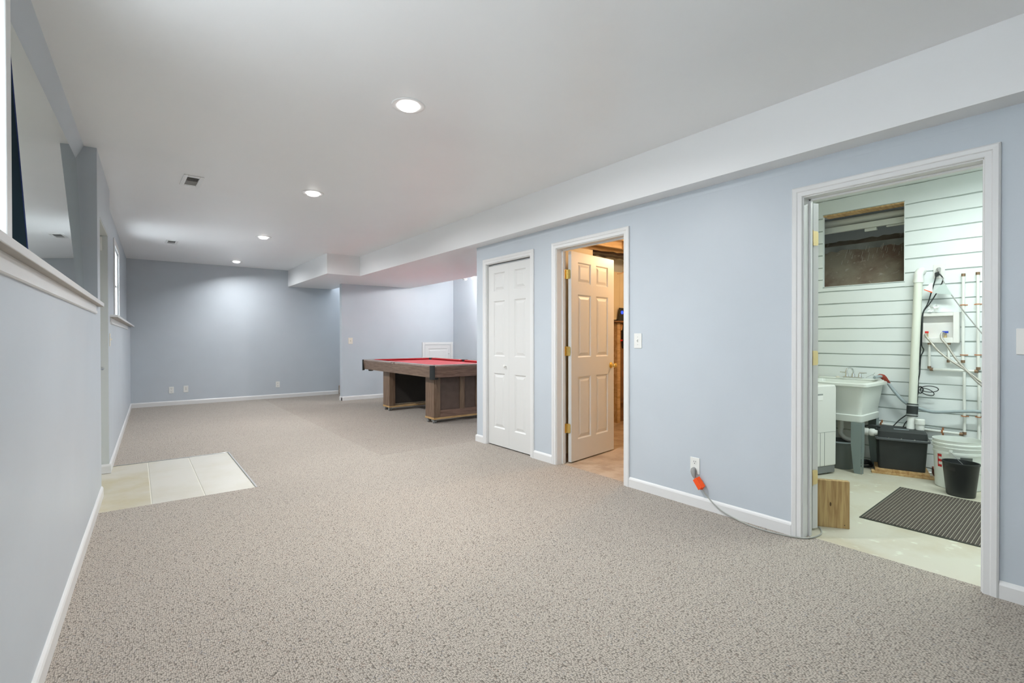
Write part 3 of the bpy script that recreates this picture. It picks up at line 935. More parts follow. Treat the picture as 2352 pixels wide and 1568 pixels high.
ld = bpy.data.lights.new('track_wash', 'POINT'); ld.shadow_soft_size = 0.05; ld.energy = TRACK_POWER
lo = bpy.data.objects.new('track_wash', ld); COL.objects.link(lo); lo.parent = tk; lo.location = (0.05, -0.30, -0.24)

# ================================================================== WALL PLATES
def outlet(name, label, origin, nrm_rot, w=0.074, h=0.118, kind='duplex', group=None, material=None):
    """plate in local x (width) z (height), facing local -y; nrm_rot turns it"""
    o = thing(name, label, 'outlet' if kind != 'switch' else 'switch', origin, nrm_rot, group)
    p = MB(); p.box(-w / 2, w / 2, -0.006, 0, -h / 2, h / 2); p.build('plate', material or M['white_plastic'], o, bevel=0.003)
    if kind == 'duplex':
        for dz in (0.026, -0.026):
            r_ = MB(); r_.lathe([(0.0, -0.0058), (0.0175, -0.0058), (0.0175, -0.0075), (0.0, -0.0078)], (0, 0, dz), 'y', 20); rr = r_.build('receptacle', material or M['white_plastic'], o, smooth=True)
            s_ = MB(); s_.box(-0.008, -0.0055, -0.0085, -0.007, dz, dz + 0.010); s_.box(0.0055, 0.008, -0.0085, -0.007, dz, dz + 0.010); s_.box(-0.003, 0.003, -0.0085, -0.007, dz - 0.011, dz - 0.006)
            s_.build('slots', M['slot'], rr)
    elif kind == 'switch':
        s_ = MB(); s_.hexa([(-0.005, -0.006, -0.012), (0.005, -0.006, -0.012), (0.005, -0.006, 0.012), (-0.005, -0.006, 0.012), (-0.004, -0.020, 0.004), (0.004, -0.020, 0.004), (0.004, -0.016, 0.012), (-0.004, -0.016, 0.012)])
        s_.build('toggle', material or M['white_plastic'], o)
        for zz in (0.030, -0.030):
            s_ = MB(); s_.lathe([(0.0, -0.006), (0.003, -0.006), (0.003, -0.0072), (0.0, -0.0072)], (0, 0, zz), 'y', 10)
            s_.build('screw', M['vent_light'], o)
    elif kind == 'jack':
        for dz in (0.018, -0.010):
            s_ = MB(); s_.lathe([(0.0, -0.006), (0.006, -0.006), (0.005, -0.010), (0.0, -0.010)], (0, 0, dz), 'y', 12); s_.build('jack', M['old_brass'], o)
    return o
RW = -PI / 2   # faces -x
outlet('light_switch', 'white light switch on the blue wall right of the utility door', (XW, 2.512, 1.178), RW, kind='switch')
outlet('light_switch', 'white switch plate cut by the right picture edge beside the laundry door', (XW, 0.352, 1.182), RW, w=0.09, kind='switch')
outlet('light_switch', 'ivory light switch on the alcove wall left of the pool table', (3.323, YA, 1.152), 0, kind='switch', material=M['ivory'], w=0.085, h=0.12)
outlet('wall_outlet', 'white outlet with a grey plug low on the right wall', (XW, 2.008, 0.290), RW)
outlet('wall_outlet', 'left outlet of the pair low on the far wall', (0.505, YB, 0.275), 0)
outlet('cable_jack', 'cable jack plate, right of the pair low on the far wall', (0.724, YB, 0.281), 0, kind='jack')
outlet('wall_outlet', 'lone outlet low on the far wall before the bulkhead', (2.272, YB, 0.275), 0)
outlet('light_switch', 'small switch on the left wall under the far window', LP(0.329, 5.84, 1.19), PI / 2 - LT, kind='switch', material=M['ivory'])

# plug with orange tag and grey cord
cord = thing('power_cord', 'grey extension cord from the right wall outlet trailing into the laundry', 'cord', (0, 0, 0))
pl = MB(); pl.tube([(3.163, 2.012, 0.264), (3.148, 2.010, 0.262), (3.138, 2.004, 0.252), (3.134, 1.995, 0.228), (3.135, 1.988, 0.208)], [0.017, 0.0185, 0.0185, 0.014, 0.007], 14)
pl.build('plug', M['plug_grey'], cord, smooth=True)
path = spline([(3.135, 1.988, 0.208), (3.136, 1.972, 0.183), (3.139, 1.938, 0.148), (3.142, 1.895, 0.101), (3.142, 1.846, 0.062), (3.142, 1.783, 0.030), (3.140, 1.70, 0.009), (3.116, 1.619, 0.006), (3.100, 1.529, 0.006), (3.106, 1.426, 0.006),
               (3.133, 1.337, 0.006), (3.170, 1.280, 0.006), (3.232, 1.255, 0.006), (3.315, 1.250, 0.006), (3.385, 1.275, 0.006), (3.425, 1.305, 0.006), (3.415, 1.345, 0.006), (3.385, 1.40, 0.006), (3.42, 1.55, 0.006), (3.50, 1.70, 0.006)], 6)
q = MB(); q.tube(path, 0.0042, 8); q.build('cable', M['cord_grey'], cord, smooth=True)
q = MB()
q.hexa([(3.122, 1.998, 0.197), (3.127, 1.998, 0.197), (3.127, 1.972, 0.222), (3.122, 1.972, 0.222), (3.118, 1.951, 0.138), (3.123, 1.951, 0.138), (3.123, 1.926, 0.160), (3.118, 1.926, 0.160)])
q.hexa([(3.127, 1.985, 0.203), (3.146, 1.978, 0.203), (3.150, 1.962, 0.230), (3.128, 1.968, 0.222), (3.124, 1.940, 0.142), (3.140, 1.930, 0.142), (3.146, 1.914, 0.172), (3.124, 1.922, 0.160)])
tag(q.build('orange_tag', M['orange'], bevel=0.002), 'bright orange folded warning tag around the cord below the outlet', 'tag')

# access hatch on the alcove wall
ha = thing('access_hatch', 'small white panelled access door on the alcove wall behind the table', 'hatch', (5.235, YA, 0.0))
q = MB(); q.box(-0.375, -0.318, -0.016, 0, 0.28, 1.115); q.box(0.318, 0.375, -0.016, 0, 0.28, 1.115); q.box(-0.318, 0.318, -0.016, 0, 1.06, 1.115); q.box(-0.318, 0.318, -0.016, 0, 0.28, 0.335)
q.build('frame', M['trim'], ha, bevel=0.003)
lf = panel_leaf('hatch_door', ha, 0.624, 0.715, 0.022, [(0.075, 0.549, 0.08, 0.635)], (-0.312, -0.012, 0.34), 0, M['trim'])
q = MB(); q.lathe([(0.0, 0.0), (0.006, 0.0), (0.006, -0.014), (0.010, -0.020), (0.0, -0.024)], (0.575, 0, 0.52), 'y', 14); q.build('knob', M['steel'], lf, smooth=True)

# ================================================================== POOL TABLE
PX0, PX1, PY0, PY1, PZ, PB = 3.215, 4.64, 6.03, 8.62, 0.828, 0.655
pt = thing('pool_table', 'brown pool table with red cloth standing on a wheeled wooden frame', 'pool table', ((PX0 + PX1) / 2, (PY0 + PY1) / 2, 0))
ox, oy = (PX0 + PX1) / 2, (PY0 + PY1) / 2
hx, hy = (PX1 - PX0) / 2, (PY1 - PY0) / 2
ti = 0.022  # aprons lean inwards at the bottom
# aprons (sloped boards)
def apron(x0, x1, y0, y1, dx, dy, material):
    a = MB(); zt, zb = PZ - 0.028, PB
    a.hexa([(x0 + dx * 1, y0 + dy * 1, zb), (x1 + dx, y0 + dy, zb), (x1 + dx, y1 + dy, zb), (x0 + dx, y1 + dy, zb), (x0, y0, zt), (x1, y0, zt), (x1, y1, zt), (x0, y1, zt)])
    return a.build('apron', material, pt, bevel=0.002)
apron(-hx, -hx + 0.03, -hy + 0.03, hy - 0.03, ti, 0, M['walnut'])
apron(hx - 0.03, hx, -hy + 0.03, hy - 0.03, -ti, 0, M['walnut'])
apron(-hx + 0.03, hx - 0.03, -hy, -hy + 0.03, 0, ti, M['walnut_x'])
apron(-hx + 0.03, hx - 0.03, hy - 0.03, hy, 0, -ti, M['walnut_x'])
rw, cu = 0.105, 0.045
def rail(x0, x1, y0, y1):
    a = MB(); a.box(x0, x1, y0, y1, PZ - 0.028, PZ); return a.build('rail', M['rail_top'], pt, bevel=0.009, seg=4)
sp = 0.06
rail(-hx - 0.004, -hx + rw, -hy + 0.06, 0 - sp); rail(-hx - 0.004, -hx + rw, sp, hy - 0.06)
rail(hx - rw, hx + 0.004, -hy + 0.06, -sp); rail(hx - rw, hx + 0.004, sp, hy - 0.06)
rail(-hx + 0.06, hx - 0.06, -hy - 0.004, -hy + rw); rail(-hx + 0.06, hx - 0.06, hy - rw, hy + 0.004)
bed = MB(); bed.box(-hx + rw, hx - rw, -hy + rw, hy - rw, PZ - 0.060, PZ - 0.036); bed.build('cloth_bed', M['red_felt'], pt)
und = MB(); und.box(-hx + 0.05, hx - 0.05, -hy + 0.05, hy - 0.05, PZ - 0.10, PZ - 0.062); und.build('slate', M['dark_board'], pt)
def cushion(poly, a, b, axis):
    c = MB(); c.prism(poly, a, b, axis); c.build('cushion', M['red_cushion'], pt)
zt = PZ - 0.002
for sx in (-1, 1):
    e = sx * (hx - rw)
    poly = [(e, PZ - 0.036), (e, zt), (e - sx * 0.012, zt), (e - sx * cu, zt - 0.006), (e - sx * cu * 0.75, PZ - 0.036)]
    cushion(poly, -hy + rw + 0.075, -0.065, 'y'); cushion(poly, 0.065, hy - rw - 0.075, 'y')
for sy in (-1, 1):
    e = sy * (hy - rw)
    poly = [(e, PZ - 0.036), (e, zt), (e - sy * 0.012, zt), (e - sy * cu, zt - 0.006), (e - sy * cu * 0.75, PZ - 0.036)]
    cushion(poly, -hx + rw + 0.075, hx - rw - 0.075, 'x')
# pockets: castings with a cup below
for sx in (-1, 1):
    for sy in (-1, 1):
        cx, cy = sx * (hx - 0.035), sy * (hy - 0.035)
        c = MB()
        ang0 = math.atan2(sy, sx)
        prof_t, nseg = [], 8
        R_ = 0.050
        outer = [(cx + R_ * math.cos(ang0 + t), cy + R_ * math.sin(ang0 + t)) for t in [(-0.9 + 1.8 * k / nseg) for k in range(nseg + 1)]]
        inner = [(cx + (R_ - 0.014) * math.cos(ang0 + t), cy + (R_ - 0.014) * math.sin(ang0 + t)) for t in [(-0.9 + 1.8 * k / nseg) for k in range(nseg + 1)]]
        c.prism(outer + inner[::-1], PB - 0.022, PZ - 0.004, 'z')
        pk = c.build('corner_casting', M['black_plastic'], pt, bevel=0.002)
        c = MB(); c.lathe([(0.056, PZ - 0.001), (0.060, PZ - 0.03), (0.056, PB + 0.02), (0.040, PB - 0.03), (0.0, PB - 0.035)], (sx * (hx - 0.11), sy * (hy - 0.11), 0), 'z', 20)
        c.f = [f for f in c.f if len(f) == 4]
        c.build('pocket_cup', M['black_plastic'], pk, smooth=True)
        # small cup visible under the far end
    c = MB(); c.prism([(sx * (hx + 0.003), -0.055), (sx * (hx - 0.085), -0.055), (sx * (hx - 0.11), -0.062), (sx * (hx - 0.11), 0.062), (sx * (hx - 0.085), 0.055), (sx * (hx + 0.003), 0.055), (sx * (hx - 0.01), 0.050), (sx * (hx - 0.07), 0.045), (sx * (hx - 0.07), -0.045), (sx * (hx - 0.01), -0.050)], PZ - 0.03, PZ + 0.001, 'z')
    c.build('side_pocket', M['black_plastic'], pt)
    c = MB(); c.box(sx * (hx - 0.07), sx * (hx + 0.002), -0.046, 0.046, PZ - 0.028, PZ - 0.0015); c.build('side_rail_cap', M['rail_top'], pt)
# leg frames: two legs with panel between
LEGX = (3.325, 4.53)
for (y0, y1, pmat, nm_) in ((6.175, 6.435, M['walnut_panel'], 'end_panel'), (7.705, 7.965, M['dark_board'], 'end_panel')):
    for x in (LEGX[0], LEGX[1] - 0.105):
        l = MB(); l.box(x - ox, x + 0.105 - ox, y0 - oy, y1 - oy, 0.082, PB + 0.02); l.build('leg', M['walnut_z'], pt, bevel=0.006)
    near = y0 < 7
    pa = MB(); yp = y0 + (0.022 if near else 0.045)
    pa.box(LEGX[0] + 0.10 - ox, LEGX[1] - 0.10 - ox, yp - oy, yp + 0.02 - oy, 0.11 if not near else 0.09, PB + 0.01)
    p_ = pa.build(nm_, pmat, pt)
    if near:
        for (xa, xb) in ((3.755, 3.835), (4.03, 4.11)):
            s_ = MB(); s_.box(xa - ox, xb - ox, y0 + 0.006 - oy, yp - oy, 0.18, PB + 0.005); s_.build('stile', M['walnut_z'], p_, bevel=0.002)
        s_ = MB(); s_.box(LEGX[0] + 0.105 - ox, LEGX[1] - 0.105 - ox, y0 + 0.004 - oy, yp - oy, 0.082, 0.180); s_.build('bottom_rail', M['walnut_x'], p_, bevel=0.002)
    # pine dolly frame
    fr = MB()
    fr.box(LEGX[0] - 0.004 - ox, LEGX[1] + 0.004 - ox, y0 + 0.0 - oy, y0 + 0.09 - oy, 0.055, 0.081)
    fr.box(LEGX[0] - 0.004 - ox, LEGX[1] + 0.004 - ox, y1 - 0.09 - oy, y1 - oy, 0.055, 0.081)
    fr.box(LEGX[0] - 0.004 - ox, LEGX[0] + 0.09 - ox, y0 + 0.09 - oy, y1 - 0.09 - oy, 0.055, 0.081)
    fr.box(LEGX[1] - 0.09 - ox, LEGX[1] + 0.004 - ox, y0 + 0.09 - oy, y1 - 0.09 - oy, 0.055, 0.081)
    fr.build('dolly_frame', M['pine'], pt, bevel=0.002)
    for x in (LEGX[0] + 0.03, LEGX[1] - 0.03):
        for y in (y0 + 0.045, y1 - 0.055):
            c = MB(); c.box(x - 0.018 - ox, x + 0.018 - ox, y - 0.018 - oy, y + 0.018 - oy, 0.051, 0.055)
            c.box(x - 0.012 - ox, x - 0.009 - ox, y - 0.014 - oy, y + 0.016 - oy, 0.020, 0.052); c.box(x + 0.009 - ox, x + 0.012 - ox, y - 0.014 - oy, y + 0.016 - oy, 0.020, 0.052)
            ca = c.build('caster', M['chrome'], pt, bevel=0.001, seg=1)
            for dx in (-0.017, 0.017):
                w_ = MB(); w_.lathe([(0.0, dx - 0.009), (0.019, dx - 0.009), (0.0245, dx - 0.005), (0.0245, dx + 0.005), (0.019, dx + 0.009), (0.0, dx + 0.009)], (x - ox, y - oy, 0.0245), 'x', 20)
                w_.build('wheel', M['grey_plastic'], ca, smooth=True)
            h_ = MB(); h_.lathe([(0.0, -0.0275), (0.012, -0.0275), (0.012, 0.0275), (0.0, 0.0275)], (x - ox, y - oy, 0.0245), 'x', 12); h_.build('hub', M['chrome'], ca, smooth=True)

# ================================================================== LAUNDRY ROOM
wall_l = MB(); wall_l.box(XB + 0.008, XB + 0.12, -0.95, 1.431, 0, 2.62); wall_l.box(XB + 0.008, XB + 0.035, 2.115, 2.43, 0, 2.62)
wall_l.box(XB + 0.008, XB + 0.12, 1.431, 2.115, 0, 1.716); wall_l.box(XB + 0.008, XB + 0.12, 1.431, 2.115, 2.453, 2.62)
WL = struct(wall_l.build('wall_laundry', M['groove']), 'white-painted wall of horizontal courses with open joints behind the sink')
gz = [2.42 - 0.1255 * k for k in range(20)]
edges = [2.60] + gz + [0.0]
rnd = random.Random(3)
def plank(y0, y1, z0, z1, fade=False):
    p = MB(); n = max(2, int((y1 - y0) / 0.12)); g = 0.0042
    vs, fs = [], []
    for i in range(n + 1):
        y = y0 + (y1 - y0) * i / n
        a = z0 + g + rnd.uniform(-0.0028, 0.0026); b = z1 - g + rnd.uniform(-0.0026, 0.0028)
        vs += [(XB + 0.010, y, a), (XB, y, a + 0.002), (XB, y, b - 0.002), (XB + 0.010, y, b)]
    for i in range(n):
        for k in range(3):
            fs.append((i * 4 + k, i * 4 + k + 1, i * 4 + 4 + k + 1, i * 4 + 4 + k))
    fs.append((0, 1, 2, 3)); fs.append((n * 4, n * 4 + 1, n * 4 + 2, n * 4 + 3))
    p.add(vs, fs)
    p.build('plank', M['plank'], WL)
for i in range(len(edges) - 1):
    z1, z0 = edges[i], edges[i + 1]
    wy0, wy1, wz0, wz1 = 1.431, 2.115, 1.716, 2.453
    if z0 < wz1 - 0.01 and z1 > wz0 + 0.01:
        zt_, zb_ = z1, z0
        plank(-0.9, wy0, z0, z1)
        plank(wy1, 2.40, z0, z1)
        if z0 < wz0: plank(wy0, wy1, z0, wz0)
        if z1 > wz1: plank(wy0, wy1, wz1, z1)
    else:
        plank(-0.9, 2.40, z0, z1)


# opening into the crawl space above the sink
op = sthing('window_3', 'rectangular opening in the laundry wall showing a pipe and rough earth', 'opening')
q = MB(); q.box(XB + 0.002, XB + 0.14, 1.431, 1.437, 1.717, 2.452); q.box(XB + 0.002, XB + 0.035, 2.109, 2.115, 1.717, 2.452); q.box(XB + 0.002, XB + 0.14, 1.437, 2.109, 1.717, 1.722)
q.build('reveal', M['plank'], op)
q = MB(); q.box(XB + 0.002, XB + 0.14, 1.437, 2.109, 2.438, 2.452); q.build('head_board', M['pine'], op)
q = MB(); q.box(XB + 0.12, XB + 0.9, 0.9, 2.7, 2.60, 2.66); q.box(XB + 0.9, XB + 0.95, 0.9, 2.7, 1.5, 2.66); q.box(XB + 0.12, XB + 0.9, 0.85, 0.9, 1.5, 2.66); q.box(XB + 0.12, XB + 0.9, 2.7, 2.75, 1.5, 2.66)
q.build('crawl_space', M['dark_void'], op)
q = MB(); q.tube([(XB + 0.20, 0.95, 2.395), (XB + 0.20, 2.65, 2.395)], 0.036, 20); q.build('pipe', M['grey_pipe'], op, smooth=True)
q = MB(); q.box(XB + 0.14, XB + 0.18, 0.95, 2.65, 2.29, 2.345)
q.box(XB + 0.17, XB + 0.2, 0.95, 1.62, 2.275, 2.29); q.box(XB + 0.17, XB + 0.2, 1.70, 1.80, 2.26, 2.29)
q.build('ledger_board', M['grey_pipe'], op)
q = MB(); q.box(XB + 0.47, XB + 0.62, 0.95, 2.65, 2.13, 2.20); q.build('footing_ledge', M['dark_ledge'], op)
# rough earth face
rn = random.Random(11); q = MB(); nx, nz = 34, 14; vs = []
for j in range(nz + 1):
    for i in range(nx + 1):
        y = 0.95 + 1.7 * i / nx; t = j / nz
        vs.append((XB + 0.15 + 0.40 * t + rn.uniform(-0.012, 0.012), y, 1.64 + 0.62 * t + rn.uniform(-0.01, 0.01)))
fs = [(j * (nx + 1) + i, j * (nx + 1) + i + 1, (j + 1) * (nx + 1) + i + 1, (j + 1) * (nx + 1) + i) for j in range(nz) for i in range(nx)]
q.add(vs, fs); e_ = q.build('earth', M['dirt'], op, smooth=True); e_['kind'] = 'stuff'
q = MB()
for k in range(34):
    y = rn.uniform(1.35, 2.1); z = rn.uniform(1.98, 2.12); h_ = rn.uniform(0.03, 0.09); t = (z - 1.64) / 0.62
    x = XB + 0.135 + 0.40 * t
    q.hexa([(x, y, z), (x - 0.004, y, z), (x - 0.004, y + 0.003, z), (x, y + 0.003, z), (x + h_ * 0.6, y, z + h_), (x + h_ * 0.6 - 0.004, y, z + h_), (x + h_ * 0.6 - 0.004, y + 0.002, z + h_), (x + h_ * 0.6, y + 0.002, z + h_)])
e_ = q.build('mortar_drips', M['mat_light'], op); e_['kind'] = 'stuff'

# laundry strip light (above the door head, gives the green-white light)
fx = thing('strip_light', 'fluorescent strip light on the laundry ceiling', 'ceiling light', (4.55, 0.55, 2.60))
q = MB(); q.box(-0.06, 0.06, -0.6, 0.6, -0.04, 0); q.build('housing', M['white_plastic'], fx, bevel=0.004)
for dx in (-0.03, 0.03):
    q = MB(); q.tube([(dx, -0.58, -0.055), (dx, 0.58, -0.055)], 0.012, 12); q.build('tube', M['fluoro'], fx, smooth=True)
ld = bpy.data.lights.new('strip_glow', 'AREA'); ld.shape = 'RECTANGLE'; ld.size = 0.10; ld.size_y = 1.15; ld.energy = LAUNDRY_POWER; ld.color = (0.91, 1.0, 0.97)
lo = bpy.data.objects.new('strip_glow', ld); COL.objects.link(lo); lo.parent = fx; lo.location = (0, 0, -0.072)

# ---- utility sink
sk = thing('utility_sink', 'white plastic laundry tub on grey steel legs under the wall opening', 'sink', (0, 0, 0))
SX0, SX1, SY0, SY1, SZ = 5.015, 5.605, 1.535, 2.115, 0.797
def ring_loft(mb, rings):
    n = len(rings[0]); o = len(mb.v)
    for r in rings: mb.v += r
    for i in range(len(rings) - 1):
        for k in range(n):
            k2 = (k + 1) % n
            mb.f.append((o + i * n + k, o + i * n + k2, o + (i + 1) * n + k2, o + (i + 1) * n + k))
def rrect(x0, x1, y0, y1, z, r, n=4):
    out = []
    for (cx, cy, a0) in ((x1 - r, y1 - r, 0), (x0 + r, y1 - r, 90), (x0 + r, y0 + r, 180), (x1 - r, y0 + r, 270)):
        for k in range(n + 1):
            a = math.radians(a0 + 90 * k / n)
            out.append((cx + r * math.cos(a), cy + r * math.sin(a), z))
    return out
tb_ = MB()
def ins(i, z, r): return rrect(SX0 + i, SX1 - i, SY0 + i, SY1 - i, z, r)
ring_loft(tb_, [ins(0.030, SZ - 0.030, 0.05), ins(0.034, SZ - 0.06, 0.05), ins(0.066, 0.515, 0.04), ins(0.055, 0.508, 0.034), ins(0.061, 0.452, 0.034), ins(0.076, 0.447, 0.03)])
tb_.f.append(tuple(range(len(tb_.v) - 20, len(tb_.v))))
# inside
o_ = len(tb_.v)
ring_loft(tb_, [ins(0.030, SZ - 0.030, 0.05), ins(0.038, SZ - 0.026, 0.05), rrect(SX0 + 0.045, SX1 - 0.135, SY0 + 0.045, SY1 - 0.045, SZ, 0.05), rrect(SX0 + 0.060, SX1 - 0.145, SY0 + 0.060, SY1 - 0.060, SZ - 0.03, 0.05), rrect(SX0 + 0.095, SX1 - 0.17, SY0 + 0.095, SY1 - 0.095, 0.49, 0.05)])
tb_.f.append(tuple(range(len(tb_.v) - 20, len(tb_.v))))
tub = tb_.build('tub', M['tub'], sk, smooth=True)
rm = MB()
ring_loft(rm, [rrect(SX0 + 0.045, SX1 - 0.135, SY0 + 0.045, SY1 - 0.045, SZ + 0.001, 0.04), rrect(SX0 + 0.012, SX1 - 0.012, SY0 + 0.012, SY1 - 0.012, SZ + 0.002, 0.03), rrect(SX0, SX1, SY0, SY1, SZ - 0.004, 0.03),
               rrect(SX0, SX1, SY0, SY1, SZ - 0.026, 0.03), rrect(SX0 + 0.012, SX1 - 0.012, SY0 + 0.012, SY1 - 0.012, SZ - 0.030, 0.03), rrect(SX0 + 0.032, SX1 - 0.032, SY0 + 0.032, SY1 - 0.032, SZ - 0.030, 0.03)])
rm.build('rim', M['tub'], sk, smooth=True)
# raised back deck for the faucet
q = MB(); q.box(SX1 - 0.115, SX1 - 0.005, SY0 + 0.02, SY1 - 0.02, SZ + 0.001, SZ + 0.012); q.build('faucet_deck', M['tub'], sk, bevel=0.006, seg=3)
def leg(x, y, sx, sy, z1=0.452):
    l = MB(); w, t = 0.085, 0.004
    # plate along y
    l.prism([(y, z1), (y + sy * w, z1), (y + sy * w, 0.25), (y + sy * w * 0.74, 0.012), (y + sy * w * 0.66, 0.0), (y + sy * w * 0.10, 0.0)], x, x + sx * t, 'x')
    l.prism([(x, z1), (x + sx * w * 0.8, z1), (x + sx * w * 0.78, 0.24), (x + sx * w * 0.5, 0.0), (x, 0.0)], y, y + sy * t, 'y')
    return l.build('leg', M['leg_grey'], sk, bevel=0.0015, seg=1)
leg(5.060, 1.585, 1, 1); leg(5.545, 1.600, -1, 1); leg(5.060, 2.075, 1, -1); leg(5.545, 2.075, -1, -1)
# waste trap
q = MB(); q.tube([(5.30, 1.83, 0.452), (5.30, 1.83, 0.345)], 0.024, 16); q.tube(spline([(5.30, 1.83, 0.36), (5.30, 1.83, 0.30), (5.30, 1.80, 0.262), (5.30, 1.755, 0.25), (5.30, 1.715, 0.27), (5.30, 1.705, 0.33)], 5), 0.021, 14)
q.tube([(5.30, 1.705, 0.31), (5.30, 1.705, 0.375)], 0.026, 16); q.lathe([(0.0, -0.02), (0.032, -0.02), (0.032, 0.02), (0.0, 0.02)], (5.30, 1.705, 0.30), 'z', 12)
q.build('waste_trap', M['pvc_white'], sk, smooth=True)
# faucet
fc = thing('faucet', 'chrome two-handle faucet with a gooseneck spout on the laundry tub', 'faucet', (5.535, 1.807, SZ + 0.012))
q = MB(); q.box(-0.026, 0.026, -0.083, 0.083, 0, 0.014); q.build('base', M['chrome'], fc, bevel=0.006, seg=3)
q = MB(); q.tube([(0, 0, 0.012), (0, 0, 0.045)], [0.018, 0.013], 16); q.tube(spline([(0, 0, 0.04), (0, 0, 0.065), (-0.012, 0.004, 0.088), (-0.045, 0.012, 0.102), (-0.080, 0.022, 0.094), (-0.092, 0.026, 0.068), (-0.093, 0.026, 0.058)], 5), [0.0075] * 31, 12)
q.tube([(-0.093, 0.026, 0.076), (-0.094, 0.026, 0.050)], 0.011, 14); q.build('spout', M['chrome'], fc, smooth=True)
for s_ in (-1, 1):
    q = MB(); q.tube([(0, s_ * 0.055, 0.012), (0, s_ * 0.055, 0.048)], [0.017, 0.012], 16); q.tube([(0, s_ * 0.050, 0.050), (-0.004, s_ * 0.112, 0.054)], [0.008, 0.005], 10)
    q.build('handle', M['chrome'], fc, smooth=True)
q = MB(); q.lathe([(0, 0), (0.016, 0), (0.018, 0.008), (0.008, 0.014), (0, 0.014)], (5.52, 1.935, SZ + 0.012), 'z', 16)
tag(q.build('soap', M['ivory'], smooth=True), 'small worn bar of soap left of the faucet', 'soap')

# pump inlet pipe from trap to pump box
ip = MB(); ip.tube([(5.30, 1.70, 0.345), (5.30, 1.60, 0.345)], 0.021, 16); ip.lathe([(0.0, 1.605), (0.030, 1.605), (0.033, 1.62), (0.033, 1.635), (0.027, 1.64), (0.0, 1.64)], (5.30, 0, 0.345), 'y', 16)
ip.lathe([(0.0, 1.56), (0.030, 1.56), (0.034, 1.572), (0.034, 1.592), (0.028, 1.600), (0.0, 1.600)], (5.30, 0, 0.345), 'y', 16); ip.tube([(5.30, 1.57, 0.345), (5.30, 1.515, 0.345)], 0.024, 16)
tag(ip.build('inlet_pipe', M['pvc_white'], smooth=True), 'short white drain pipe joining the laundry tub to the black pump box', 'pipe')

# ---- rag, hose on the sink corner
q = MB(); path = spline([(5.42, 1.60, 0.832), (5.50, 1.578, 0.842), (5.545, 1.565, 0.826), (5.556, 1.545, 0.798), (5.555, 1.515, 0.752), (5.552, 1.465, 0.682), (5.55, 1.40, 0.612), (5.545, 1.322, 0.578), (5.54, 1.216, 0.552), (5.545, 1.12, 0.560), (5.55, 1.043, 0.572), (5.55, 0.896, 0.586), (5.50, 0.70, 0.55), (5.50, 0.3, 0.6)], 8)
q.tube(path, 0.0135, 12)
tag(q.build('drain_hose', M['hose_grey'], smooth=True), 'long grey drain hose hooked over the tub corner and running right', 'hose')
rg_ = MB(); rn = random.Random(5)
for k in range(2):
    pts_ = [(5.47, 1.592, 0.836), (5.51, 1.578, 0.846 - k * 0.005), (5.535, 1.562, 0.835 - k * 0.01), (5.550, 1.545, 0.806 - k * 0.01), (5.556, 1.525, 0.778 - k * 0.006)]
    rg_.tube(spline([(p[0] + rn.uniform(-0.004, 0.004), p[1] + rn.uniform(-.004, .004), p[2]) for p in pts_], 5), [0.010 + 0.009 * math.sin(i / 20 * PI) + rn.uniform(0, 0.003) for i in range(21)], 10)
tag(rg_.build('red_clamp', M['rag_red'], smooth=True), 'red-brown clamp gripping the grey hose at the tub corner', 'clamp')
q = MB(); q.tube([(5.47, 1.594, 0.838), (5.44, 1.625, 0.856), (5.42, 1.668, 0.828)], 0.0018, 6); q.tube([(5.445, 1.62, 0.855), (5.45, 1.605, 0.875)], 0.0018, 6)
tag(q.build('wire_end', M['steel'], smooth=True), 'thin twisted wire end sticking up from the clamp', 'wire')

# ---- grey waste bin under the sink
def bucket_prof(r0, r1, h, t=0.003, rimw=0.006):
    return [(0.0, 0.0), (r0, 0.0), (r1, h - 0.012), (r1 + rimw, h - 0.012), (r1 + rimw, h), (r1 - t, h), (r0 - t, 0.006), (0.0, 0.006)]
bn = thing('waste_bin', 'dark grey round bin under the laundry tub', 'bin', (5.215, 1.800, 0))
q = MB(); q.lathe(bucket_prof(0.098, 0.118, 0.250), n=36); q.build('body', M['bin_grey'], bn, smooth=True)
q = MB(); q.lathe([(0.118, 0.240), (0.127, 0.240), (0.127, 0.252), (0.118, 0.252)], n=36); q.f = [f for f in q.f if len(f) == 4]; q.build('rim', M['hose_grey'], bn, smooth=True)
q = MB(); q.lathe([(0.0, 0.0), (0.075, 0.0), (0.085, 0.02), (0.085, 0.065), (0.06, 0.075), (0.0, 0.075)], (5.40, 1.80, 0), 'z', 24)
tag(q.build('teal_tub', M['teal'], smooth=True), 'low dark teal tub on the floor behind the grey bin', 'tub')
q = MB()
q.tube([(5.43 + 0.085 * math.cos(a / 24 * 2 * PI), 1.685 + 0.06 * math.sin(a / 24 * 2 * PI), 0.012) for a in range(25)], 0.011, 8)
q.tube([(5.44 + 0.075 * math.cos(a / 24 * 2 * PI), 1.690 + 0.05 * math.sin(a / 24 * 2 * PI), 0.035) for a in range(25)], 0.011, 8)
tag(q.build('coiled_hose', M['rubber'], smooth=True), 'coil of black hose on the floor behind the tub legs', 'hose')

